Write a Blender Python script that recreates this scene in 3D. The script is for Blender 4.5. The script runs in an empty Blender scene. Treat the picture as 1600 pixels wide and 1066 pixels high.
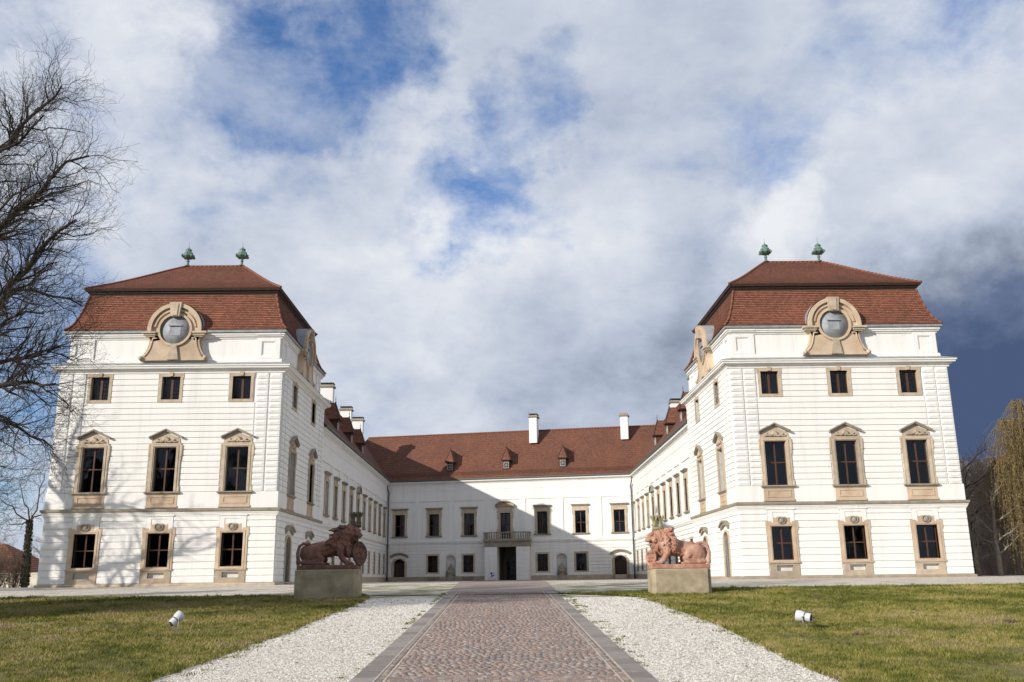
import bpy, bmesh, math, random
import numpy as np
from math import sin, cos, tan, pi, radians, atan2, sqrt, hypot
from mathutils import Vector, Matrix, noise
random.seed(7); np.random.seed(7)
S = bpy.context.scene
COL = S.collection

# ------------------------------------------------------------------ camera, sky, sun, exposure
CX, HC, YAW, PITCH, ROLL, FPX = 0.6154, 0.2131, 0.0134, 0.2511, 0.012, 1446.13
cy_, sy_, cp_, sp_, cr_, sr_ = cos(YAW), sin(YAW), cos(PITCH), sin(PITCH), cos(ROLL), sin(ROLL)
R0 = Vector((cy_, -sy_, 0)); YF = Vector((sy_, cy_, 0)); ZU = Vector((0, 0, 1))
FWD = cp_*YF + sp_*ZU; U0 = -sp_*YF + cp_*ZU
RIGHT = cr_*R0 - sr_*U0; UP = sr_*R0 + cr_*U0
cam_d = bpy.data.cameras.new('camera'); cam = bpy.data.objects.new('camera', cam_d); COL.objects.link(cam)
M = Matrix(((RIGHT.x, UP.x, -FWD.x, CX), (RIGHT.y, UP.y, -FWD.y, 0), (RIGHT.z, UP.z, -FWD.z, HC), (0, 0, 0, 1)))
cam.matrix_world = M
cam_d.sensor_width = 36; cam_d.lens = FPX/1600*36; cam_d.clip_start = .1; cam_d.clip_end = 3000
S.camera = cam

def ray(u, v):
    d = FWD + RIGHT*((u-800)/FPX) + UP*((533-v)/FPX)
    return d.normalized()

SUN_D = Vector((26, 20.7, -13.0)).normalized()           # direction the light travels
sun_el = math.asin(-SUN_D.z); sun_az = atan2(-SUN_D.x, -SUN_D.y)
sd = bpy.data.lights.new('sun', 'SUN'); sd.energy = 5.0; sd.angle = radians(.53); sd.color = (1, .93, .83)
so = bpy.data.objects.new('sun', sd); COL.objects.link(so)
so.rotation_euler = SUN_D.to_track_quat('-Z', 'Y').to_euler(); so.location = (-60, -40, 60)

W = bpy.data.worlds.new('World'); S.world = W; W.use_nodes = True
def build_world():
    nt = W.node_tree; N = nt.nodes; L = nt.links; N.clear()
    out = N.new('ShaderNodeOutputWorld')
    sky = N.new('ShaderNodeTexSky'); sky.sky_type = 'NISHITA'; sky.sun_disc = False
    sky.sun_elevation = sun_el; sky.sun_rotation = sun_az; sky.dust_density = .6; sky.ozone_density = 3.0
    bg1 = N.new('ShaderNodeBackground'); bg1.inputs[1].default_value = .125
    tint = N.new('ShaderNodeMixRGB'); tint.blend_type = 'MULTIPLY'; tint.inputs[0].default_value = 1; tint.inputs[2].default_value = (.66, .97, 1.32, 1)
    L.new(sky.outputs[0], tint.inputs[1]); L.new(tint.outputs[0], bg1.inputs[0])
    tc = N.new('ShaderNodeTexCoord'); D = tc.outputs['Generated']
    def math_(op, a, b=None, c=None, clamp=False):
        n = N.new('ShaderNodeMath'); n.operation = op; n.use_clamp = clamp
        for i, v in enumerate((a, b, c)):
            if v is None: continue
            if isinstance(v, (int, float)): n.inputs[i].default_value = v
            else: L.new(v, n.inputs[i])
        return n.outputs[0]
    sep = N.new('ShaderNodeSeparateXYZ'); L.new(D, sep.inputs[0])
    zz = math_('ADD', math_('MULTIPLY', math_('MAXIMUM', sep.outputs[2], 0.0), .75), .42)
    dv = N.new('ShaderNodeVectorMath'); dv.operation = 'SCALE'; L.new(D, dv.inputs[0]); L.new(math_('DIVIDE', 1.0, zz), dv.inputs['Scale'])
    Pc = dv.outputs[0]
    def fbm(scale, det, rough, dist=0., off=(0, 0, 0), src=None, col=False):
        m = N.new('ShaderNodeMapping'); m.inputs[1].default_value = off; L.new(src or Pc, m.inputs[0])
        n = N.new('ShaderNodeTexNoise'); n.inputs['Scale'].default_value = scale; n.inputs['Detail'].default_value = det
        n.inputs['Roughness'].default_value = rough; n.inputs['Distortion'].default_value = dist
        L.new(m.outputs[0], n.inputs[0]); return n.outputs[1] if col else n.outputs[0]
    n1 = fbm(2.6, 12, .58, .12, (3.1, 1.7, 0)); n2 = fbm(7.5, 12, .62, .12, (9.3, 4.4, 0)); n3 = fbm(2.3, 12, .58, .12, (1.3, 7.9, 2))
    # the openings and banks are ragged: their directions are shaken by noise before they are placed
    w1 = fbm(8.0, 9, .62, 0., (5, 2, 7), D, True)
    ws = N.new('ShaderNodeVectorMath'); ws.operation = 'MULTIPLY_ADD'; L.new(w1, ws.inputs[0]); ws.inputs[1].default_value = (.20, .20, .20)
    wo = N.new('ShaderNodeVectorMath'); wo.operation = 'ADD'; L.new(D, wo.inputs[0]); wo.inputs[1].default_value = (-.10, -.10, -.10); L.new(wo.outputs[0], ws.inputs[2])
    wn = N.new('ShaderNodeVectorMath'); wn.operation = 'NORMALIZE'; L.new(ws.outputs[0], wn.inputs[0]); DW = wn.outputs[0]
    def blobs(lst, mul):
        acc = None
        for (u, v, r, w) in lst:
            d = ray(u, v); dp = N.new('ShaderNodeVectorMath'); dp.operation = 'DOT_PRODUCT'
            L.new(DW, dp.inputs[0]); dp.inputs[1].default_value = d
            mr = N.new('ShaderNodeMapRange'); mr.interpolation_type = 'SMOOTHSTEP'
            mr.inputs[1].default_value = cos(math.atan(r*1.25/FPX)); mr.inputs[2].default_value = 1
            mr.inputs[3].default_value = 0; mr.inputs[4].default_value = w*mul
            L.new(dp.outputs['Value'], mr.inputs[0])
            acc = mr.outputs[0] if acc is None else math_('ADD', acc, mr.outputs[0])
        return acc
    gaps = blobs([(505, 95, 150, .36), (440, 160, 110, .20), (605, 5, 110, .30), (385, 40, 90, .24), (320, 140, 90, .16), (495, 205, 70, .18), (840, 150, 95, .50), (740, 250, 80, .34), (785, 345, 100, .46),
                  (690, 340, 80, .14), (640, 310, 60, .16), (1180, 215, 90, .16), (1370, 40, 140, .14), (1530, 70, 80, .16), (1560, 600, 380, -.5), (1640, 800, 300, -.4), (900, 620, 300, -.25), (20, 600, 190, .34), (60, 470, 150, .24), (0, 5, 80, .26)], 1)
    cov = math_('ADD', math_('MULTIPLY_ADD', n1, 1.0, -.50), math_('MULTIPLY_ADD', n2, .95, -.475))
    cov = math_('SUBTRACT', math_('ADD', cov, .70), gaps)
    mr = N.new('ShaderNodeMapRange'); mr.interpolation_type = 'SMOOTHSTEP'
    mr.inputs[1].default_value = .08; mr.inputs[2].default_value = .72; L.new(cov, mr.inputs[0]); fac = mr.outputs[0]
    n4 = fbm(4.6, 12, .66, .2, (2.3, 5.1, 4)); vl = N.new('ShaderNodeMapRange'); vl.interpolation_type = 'SMOOTHSTEP'       # thin veils drifting across the openings
    vl.inputs[1].default_value = .36; vl.inputs[2].default_value = .68; vl.inputs[4].default_value = .62; L.new(n4, vl.inputs[0])
    fac = math_('ADD', fac, math_('MULTIPLY', math_('SUBTRACT', 1.0, fac), vl.outputs[0]))
    lite = blobs([(160, 110, 300, .14), (620, 300, 240, .10), (800, 430, 220, .12), (1230, 345, 90, .22), (1130, 430, 120, .05), (1520, 240, 260, .07), (590, 470, 160, .06), (660, 640, 90, .10), (1180, 430, 70, .1)], 1)
    dark = blobs([(1620, 740, 320, .42), (1660, 840, 240, .14), (1570, 600, 260, .14), (740, 600, 220, .06), (930, 620, 220, .10), (480, 180, 120, .04), (420, 340, 240, .08), (1180, 590, 240, .06),
                  (1250, 130, 330, .04), (560, 540, 170, .03)], 1)
    br = math_('ADD', math_('MULTIPLY_ADD', n3, .70, -.35), math_('MULTIPLY_ADD', n2, .40, -.20))
    br = math_('SUBTRACT', math_('ADD', math_('ADD', br, .585), lite), dark)
    cr = N.new('ShaderNodeValToRGB'); L.new(br, cr.inputs[0])
    e = cr.color_ramp.elements; e[0].position = .06; e[0].color = (.070, .105, .205, 1); e[1].position = .86; e[1].color = (.84, .86, .90, 1)
    for p, c in ((.22, (.14, .185, .30, 1)), (.36, (.30, .345, .445, 1)), (.50, (.455, .515, .635, 1)), (.66, (.62, .67, .765, 1))):
        x = cr.color_ramp.elements.new(p); x.color = c
    bg2 = N.new('ShaderNodeBackground'); bg2.inputs[1].default_value = 1.0; L.new(cr.outputs[0], bg2.inputs[0])
    mx = N.new('ShaderNodeMixShader'); L.new(fac, mx.inputs[0]); L.new(bg1.outputs[0], mx.inputs[1]); L.new(bg2.outputs[0], mx.inputs[2])
    L.new(mx.outputs[0], out.inputs[0])
build_world()
S.view_settings.view_transform = 'Standard'; S.view_settings.look = 'None'; S.view_settings.exposure = 0; S.view_settings.gamma = 1
S.view_settings.use_curve_mapping = False
S.cycles.max_bounces = 6; S.cycles.transparent_max_bounces = 12

# ------------------------------------------------------------------ materials
MAT = {}
def material(name, base, rough=.85, var=.0, scale=3., base2=None, bump=0., bscale=40., objvar=0., metal=0., attr=None, rampcols=None, det=6, thr=(.35, .7), spec=.3, stretch=None, uvbrick=None):
    """base/base2 mixed by noise in object space; per-object and per-piece colour variation; noise bump"""
    m = bpy.data.materials.new(name); m.use_nodes = True; nt = m.node_tree; N = nt.nodes; L = nt.links
    b = N['Principled BSDF']; b.inputs['Roughness'].default_value = rough; b.inputs['Metallic'].default_value = metal
    b.inputs['Specular IOR Level'].default_value = spec
    geo = N.new('ShaderNodeNewGeometry'); P = geo.outputs['Position']
    if stretch:
        mp = N.new('ShaderNodeMapping'); mp.inputs[3].default_value = stretch; L.new(P, mp.inputs[0]); P = mp.outputs[0]
    c = None
    if rampcols:
        oi = N.new('ShaderNodeObjectInfo'); at = N.new('ShaderNodeAttribute'); at.attribute_name = attr or 'rnd'
        ad = N.new('ShaderNodeMath'); ad.operation = 'ADD'; L.new(oi.outputs['Random'], ad.inputs[0]); L.new(at.outputs['Fac'], ad.inputs[1])
        fr = N.new('ShaderNodeMath'); fr.operation = 'FRACT'; L.new(ad.outputs[0], fr.inputs[0])
        r = N.new('ShaderNodeValToRGB'); r.color_ramp.interpolation = 'CONSTANT'
        while len(r.color_ramp.elements) < len(rampcols): r.color_ramp.elements.new(.5)
        for i, k in enumerate(rampcols):
            r.color_ramp.elements[i].position = i/len(rampcols); r.color_ramp.elements[i].color = (*k, 1)
        L.new(fr.outputs[0], r.inputs[0]); c = r.outputs[0]
    if base2 is not None:
        n = N.new('ShaderNodeTexNoise'); n.inputs['Scale'].default_value = scale; n.inputs['Detail'].default_value = det; n.inputs['Roughness'].default_value = .6
        L.new(P, n.inputs[0])
        mr = N.new('ShaderNodeMapRange'); mr.inputs[1].default_value = thr[0]; mr.inputs[2].default_value = thr[1]; L.new(n.outputs[0], mr.inputs[0])
        mx = N.new('ShaderNodeMixRGB'); L.new(mr.outputs[0], mx.inputs[0]); mx.inputs[2].default_value = (*base2, 1)
        if c is None: mx.inputs[1].default_value = (*base, 1)
        else:
            L.new(c, mx.inputs[1])
            ml = N.new('ShaderNodeMath'); ml.operation = 'MULTIPLY'; ml.inputs[1].default_value = .45; L.new(mr.outputs[0], ml.inputs[0]); L.new(ml.outputs[0], mx.inputs[0])
        c = mx.outputs[0]
    if uvbrick:
        bw, bh, c1, c2, mort = uvbrick
        uv = N.new('ShaderNodeUVMap'); br = N.new('ShaderNodeTexBrick'); L.new(uv.outputs[0], br.inputs[0])
        br.inputs['Color1'].default_value = (*c1, 1); br.inputs['Color2'].default_value = (*c2, 1); br.inputs['Mortar'].default_value = (*mort, 1)
        br.inputs['Scale'].default_value = 1; br.inputs['Brick Width'].default_value = bw; br.inputs['Row Height'].default_value = bh
        br.inputs['Mortar Size'].default_value = .012; br.inputs['Bias'].default_value = -.1; br.inputs['Mortar Smooth'].default_value = .3
        if c is None: c = br.outputs[0]
        else:
            mx = N.new('ShaderNodeMixRGB'); mx.blend_type = 'MULTIPLY'; mx.inputs[0].default_value = 1; L.new(c, mx.inputs[1]); L.new(br.outputs[0], mx.inputs[2]); c = mx.outputs[0]
    if objvar:
        oi = N.new('ShaderNodeObjectInfo'); hs = N.new('ShaderNodeHueSaturation')
        mr = N.new('ShaderNodeMapRange'); mr.inputs[3].default_value = 1-objvar; mr.inputs[4].default_value = 1+objvar; L.new(oi.outputs['Random'], mr.inputs[0]); L.new(mr.outputs[0], hs.inputs['Value'])
        if c is None: hs.inputs['Color'].default_value = (*base, 1)
        else: L.new(c, hs.inputs['Color'])
        c = hs.outputs[0]
    if c is None: b.inputs['Base Color'].default_value = (*base, 1)
    else: L.new(c, b.inputs['Base Color'])
    if bump:
        n = N.new('ShaderNodeTexNoise'); n.inputs['Scale'].default_value = bscale; n.inputs['Detail'].default_value = 6; L.new(P, n.inputs[0])
        bp = N.new('ShaderNodeBump'); bp.inputs['Strength'].default_value = bump; bp.inputs['Distance'].default_value = .03
        L.new(n.outputs[0], bp.inputs['Height'])
        if uvbrick:
            bp2 = N.new('ShaderNodeBump'); bp2.inputs['Strength'].default_value = .6; bp2.inputs['Distance'].default_value = .02; bp2.invert = True
            L.new(br.outputs['Fac'], bp2.inputs['Height']); L.new(bp2.outputs[0], bp.inputs['Normal'])
        L.new(bp.outputs[0], b.inputs['Normal'])
    MAT[name] = m; return m
material('white_render', (.77, .76, .735), .9, base2=(.655, .65, .625), scale=1.0, bump=.2, bscale=22, objvar=.012, thr=(.46, .86), stretch=(2.2, 2.2, .22), det=8)
def wear(m):
    nt = m.node_tree; N = nt.nodes; L = nt.links; b = N['Principled BSDF']; src = b.inputs['Base Color'].links[0].from_socket; g = N.new('ShaderNodeNewGeometry')
    for sc, det, lo, hi, amt, col in (((4.5, 4.5, .16), 5, .60, .80, .55, (.50, .49, .45)), ((1.2, 1.2, 2.0), 10, .62, .74, .30, (.58, .56, .52))):
        mp = N.new('ShaderNodeMapping'); mp.inputs[3].default_value = sc; L.new(g.outputs['Position'], mp.inputs[0])
        n = N.new('ShaderNodeTexNoise'); n.inputs['Scale'].default_value = 1; n.inputs['Detail'].default_value = det; n.inputs['Roughness'].default_value = .62; L.new(mp.outputs[0], n.inputs[0])
        r = N.new('ShaderNodeMapRange'); r.inputs[1].default_value = lo; r.inputs[2].default_value = hi; r.inputs[4].default_value = amt; L.new(n.outputs[0], r.inputs[0])
        x = N.new('ShaderNodeMixRGB'); L.new(r.outputs[0], x.inputs[0]); L.new(src, x.inputs[1]); x.inputs[2].default_value = (*col, 1); src = x.outputs[0]
    L.new(src, b.inputs['Base Color'])
wear(MAT['white_render'])
material('grey_render', (.66, .65, .62), .9, base2=(.50, .49, .46), scale=1.1, bump=.2, bscale=30, thr=(.35, .75))
material('sandstone', (.50, .415, .315), .9, base2=(.35, .285, .215), scale=2.2, bump=.35, bscale=25, objvar=.12, thr=(.38, .72))
material('pale_sandstone', (.54, .44, .325), .9, base2=(.44, .315, .22), scale=1.3, bump=.3, bscale=25, objvar=.10)
material('weathered_stone', (.34, .30, .24), .92, base2=(.22, .20, .165), scale=2.5, bump=.4, bscale=30, objvar=.1)
material('plinth_stone', (.46, .37, .27), .9, base2=(.30, .25, .20), scale=1.8, bump=.4, bscale=20, objvar=.22)
T1, T2 = (1.05, 1.02, 1.0), (.62, .61, .60)
material('roof_tile', (.30, .118, .072), .85, base2=(.20, .088, .058), scale=.55, bump=.15, bscale=60, uvbrick=(.19, .145, T1, T2, (.42, .4, .4)), thr=(.3, .75))
material('roof_tile_large', (.215, .092, .058), .85, base2=(.15, .07, .048), scale=.35, bump=.15, bscale=60, uvbrick=(.19, .16, T1, T2, (.5, .48, .48)), thr=(.3, .75))
material('ridge_tile', (.24, .09, .055), .85, base2=(.15, .07, .05), scale=4)
material('dark_timber', (.055, .032, .024), .8, base2=(.035, .024, .02), scale=5)
material('brown_wood', (.10, .044, .028), .6, base2=(.065, .032, .022), scale=6, stretch=(3, 3, .4))
material('lead', (.33, .35, .38), .6, base2=(.20, .215, .24), scale=2.2, metal=.0, spec=.5)
material('gutter_metal', (.06, .062, .06), .5, base2=(.10, .11, .10), scale=6, spec=.5)
material('zinc', (.30, .31, .31), .5, base2=(.19, .2, .2), scale=3, spec=.5)
material('copper', (.17, .27, .22), .7, base2=(.07, .11, .095), scale=4)
material('iron', (.03, .03, .032), .5)
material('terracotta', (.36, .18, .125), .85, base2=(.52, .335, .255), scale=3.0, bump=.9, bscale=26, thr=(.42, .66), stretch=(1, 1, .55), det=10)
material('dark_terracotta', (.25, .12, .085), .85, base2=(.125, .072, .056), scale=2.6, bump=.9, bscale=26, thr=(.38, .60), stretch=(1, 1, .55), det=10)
material('lichen_stone', (.36, .32, .19), .9, base2=(.22, .2, .13), scale=6, bump=.5, bscale=30)
material('dark_lichen_passage_shade', (.10, .085, .06), .9, base2=(.15, .13, .085), scale=6, bump=.5, bscale=30)  # lichened crest stone; also the shade painted into the portal passage
material('pedestal_stone', (.46, .385, .255), .92, base2=(.235, .195, .13), scale=2.4, bump=.5, bscale=45, det=10, thr=(.3, .72))
material('room', (.42, .40, .37), .95)
material('old_paint', (.40, .40, .385), .6)
material('curtain', (.80, .76, .68), .9, base2=(.68, .64, .57), scale=3, stretch=(6, 6, .3))
material('white_paint', (.75, .75, .74), .5)
material('lamp_white', (.56, .57, .60), .4, spec=.5, base2=(.55, .56, .58), scale=8)
material('lamp_glass', (.05, .055, .065), .1, spec=.8)
material('sign_blue', (.05, .08, .42), .5)
material('bark', (.07, .058, .046), .95, base2=(.035, .03, .025), scale=9, bump=.6, bscale=30)
material('twig', (.05, .041, .034), .95)
material('pale_bark', (.30, .26, .21), .95, base2=(.14, .12, .10), scale=4)
material('wood_twig', (.27, .215, .175), .95)
material('ivy', (.04, .045, .02), .7, base2=(.045, .035, .022), scale=3)
material('willow_leaf', (.26, .215, .055), .8, attr='rnd', rampcols=[(.205, .15, .068), (.17, .14, .056), (.225, .15, .08), (.15, .12, .05), (.19, .125, .072), (.125, .11, .045)])
material('fir', (.035, .05, .02), .8)
material('hedge_twig', (.13, .09, .065), .95)
material('soil', (.13, .09, .065), .95, base2=(.075, .05, .038), scale=9, bump=.8, bscale=14)
material('paver', (.25, .18, .15), .8, bump=.5, bscale=60, base2=(.32, .27, .235), scale=8, spec=.25,
         rampcols=[(.22, .16, .14), (.27, .195, .165), (.20, .165, .155), (.30, .26, .245), (.24, .205, .20), (.33, .22, .16), (.25, .17, .155), (.185, .16, .165), (.36, .30, .265), (.26, .185, .15)])
material('kerb', (.30, .262, .235), .85, base2=(.225, .195, .175), scale=4, bump=.4, bscale=40, objvar=.22)
material('joint_sand', (.58, .51, .43), .95, base2=(.38, .32, .27), scale=4, bump=.4, bscale=60)
material('pale_mortar', (.62, .56, .47), .95, base2=(.42, .36, .30), scale=5)
material('house_plaster', (.62, .58, .49), .9, base2=(.5, .46, .38), scale=2)

def special_mats():
    # glass: a thin clear pane, reflecting by Fresnel
    m = bpy.data.materials.new('glass'); m.use_nodes = True; nt = m.node_tree; N = nt.nodes; L = nt.links; N.clear()
    o = N.new('ShaderNodeOutputMaterial'); t = N.new('ShaderNodeBsdfTransparent'); t.inputs[0].default_value = (.60, .63, .66, 1)
    g = N.new('ShaderNodeBsdfGlossy'); g.inputs[0].default_value = (.50, .54, .58, 1); g.inputs['Roughness'].default_value = .02
    f = N.new('ShaderNodeFresnel'); f.inputs[0].default_value = 1.55
    nz = N.new('ShaderNodeTexNoise'); nz.inputs['Scale'].default_value = 1.3; ge = N.new('ShaderNodeNewGeometry'); L.new(ge.outputs['Position'], nz.inputs[0])
    bp = N.new('ShaderNodeBump'); bp.inputs['Strength'].default_value = .12; bp.inputs['Distance'].default_value = .05; L.new(nz.outputs[0], bp.inputs['Height']); L.new(bp.outputs[0], g.inputs['Normal'])
    mx = N.new('ShaderNodeMixShader'); L.new(f.outputs[0], mx.inputs[0]); L.new(t.outputs[0], mx.inputs[1]); L.new(g.outputs[0], mx.inputs[2]); L.new(mx.outputs[0], o.inputs[0])
    MAT['glass'] = m
    # grass, coloured per blade
    m = bpy.data.materials.new('grass'); m.use_nodes = True; nt = m.node_tree; N = nt.nodes; L = nt.links; b = N['Principled BSDF']; b.inputs['Roughness'].default_value = .8
    b.inputs['Specular IOR Level'].default_value = .15
    a = N.new('ShaderNodeAttribute'); a.attribute_name = 'rnd'; r = N.new('ShaderNodeValToRGB'); L.new(a.outputs['Fac'], r.inputs[0])
    cs = [(.075, .090, .018), (.16, .165, .034), (.255, .235, .060), (.33, .27, .105), (.36, .265, .145)]
    while len(r.color_ramp.elements) < 5: r.color_ramp.elements.new(.5)
    for i, c in enumerate(cs): r.color_ramp.elements[i].position = i/4; r.color_ramp.elements[i].color = (*c, 1)
    L.new(r.outputs[0], b.inputs['Base Color']); MAT['grass'] = m
    # turf below the blades
    m = material('turf', (.13, .12, .04), .95, base2=(.20, .15, .08), scale=.9, bump=.8, bscale=22, det=10)
    # gravel
    m = bpy.data.materials.new('gravel'); m.use_nodes = True; nt = m.node_tree; N = nt.nodes; L = nt.links; b = N['Principled BSDF']; b.inputs['Roughness'].default_value = .9
    ge = N.new('ShaderNodeNewGeometry'); v = N.new('ShaderNodeTexVoronoi'); v.inputs['Scale'].default_value = 48; L.new(ge.outputs['Position'], v.inputs[0])
    r = N.new('ShaderNodeValToRGB'); sp = N.new('ShaderNodeSeparateColor'); L.new(v.outputs['Color'], sp.inputs[0]); L.new(sp.outputs[0], r.inputs[0])
    for p, c in ((0, (.27, .23, .185)), (.20, (.64, .585, .49)), (.55, (.78, .72, .615)), (1, (.86, .80, .69))):
        if p in (0, 1): e = r.color_ramp.elements[int(p)]
        else: e = r.color_ramp.elements.new(p)
        e.position = p; e.color = (*c, 1)
    n = N.new('ShaderNodeTexNoise'); n.inputs['Scale'].default_value = .55; n.inputs['Detail'].default_value = 9; L.new(ge.outputs['Position'], n.inputs[0])
    mr = N.new('ShaderNodeMapRange'); mr.inputs[1].default_value = .42; mr.inputs[2].default_value = .66; mr.inputs[4].default_value = .40; L.new(n.outputs[0], mr.inputs[0])
    mx = N.new('ShaderNodeMixRGB'); L.new(mr.outputs[0], mx.inputs[0]); L.new(r.outputs[0], mx.inputs[1]); mx.inputs[2].default_value = (.42, .38, .31, 1)
    # mossy weeds on the forecourt beside the paving
    n2 = N.new('ShaderNodeTexNoise'); n2.inputs['Scale'].default_value = .8; n2.inputs['Detail'].default_value = 10; n2.inputs['Roughness'].default_value = .65; L.new(ge.outputs['Position'], n2.inputs[0])
    sx = N.new('ShaderNodeSeparateXYZ'); L.new(ge.outputs['Position'], sx.inputs[0])
    def mrn(src, a0, a1, b0, b1):
        q = N.new('ShaderNodeMapRange'); q.interpolation_type = 'SMOOTHSTEP'
        for i, k in enumerate((a0, a1, b0, b1)): q.inputs[i+1].default_value = k
        L.new(src, q.inputs[0]); return q.outputs[0]
    ab = N.new('ShaderNodeMath'); ab.operation = 'ABSOLUTE'; s1 = N.new('ShaderNodeMath'); s1.operation = 'SUBTRACT'; s1.inputs[1].default_value = 47.; L.new(sx.outputs[1], s1.inputs[0]); L.new(s1.outputs[0], ab.inputs[0])
    ab2 = N.new('ShaderNodeMath'); ab2.operation = 'ABSOLUTE'; L.new(sx.outputs[0], ab2.inputs[0])
    zone = N.new('ShaderNodeMath'); zone.operation = 'MULTIPLY'; L.new(mrn(ab.outputs[0], 3, 13, .2, 0), zone.inputs[0]); L.new(mrn(ab2.outputs[0], 6, 13, 1, .35), zone.inputs[1])
    ad = N.new('ShaderNodeMath'); ad.operation = 'ADD'; L.new(n2.outputs[0], ad.inputs[0]); L.new(zone.outputs[0], ad.inputs[1])
    gm = mrn(ad.outputs[0], .60, .78, 0, .8)
    mx2 = N.new('ShaderNodeMixRGB'); L.new(gm, mx2.inputs[0]); L.new(mx.outputs[0], mx2.inputs[1]); mx2.inputs[2].default_value = (.17, .17, .055, 1)
    L.new(mx2.outputs[0], b.inputs['Base Color'])
    bp = N.new('ShaderNodeBump'); bp.inputs['Strength'].default_value = .7; bp.inputs['Distance'].default_value = .02; bp.invert = True; L.new(v.outputs['Distance'], bp.inputs['Height']); L.new(bp.outputs[0], b.inputs['Normal'])
    MAT['gravel'] = m
    material('gravel_stone', (.6, .57, .52), .9, rampcols=[(.78, .74, .66), (.82, .79, .72), (.66, .62, .54), (.72, .68, .60), (.34, .30, .26), (.80, .76, .68), (.50, .44, .37)])
    # paving too far away to build stone by stone
    material('far_paving', (.27, .205, .18), .85, base2=(.33, .275, .24), scale=1.5, bump=.4, bscale=40, det=10)
special_mats()

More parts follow.
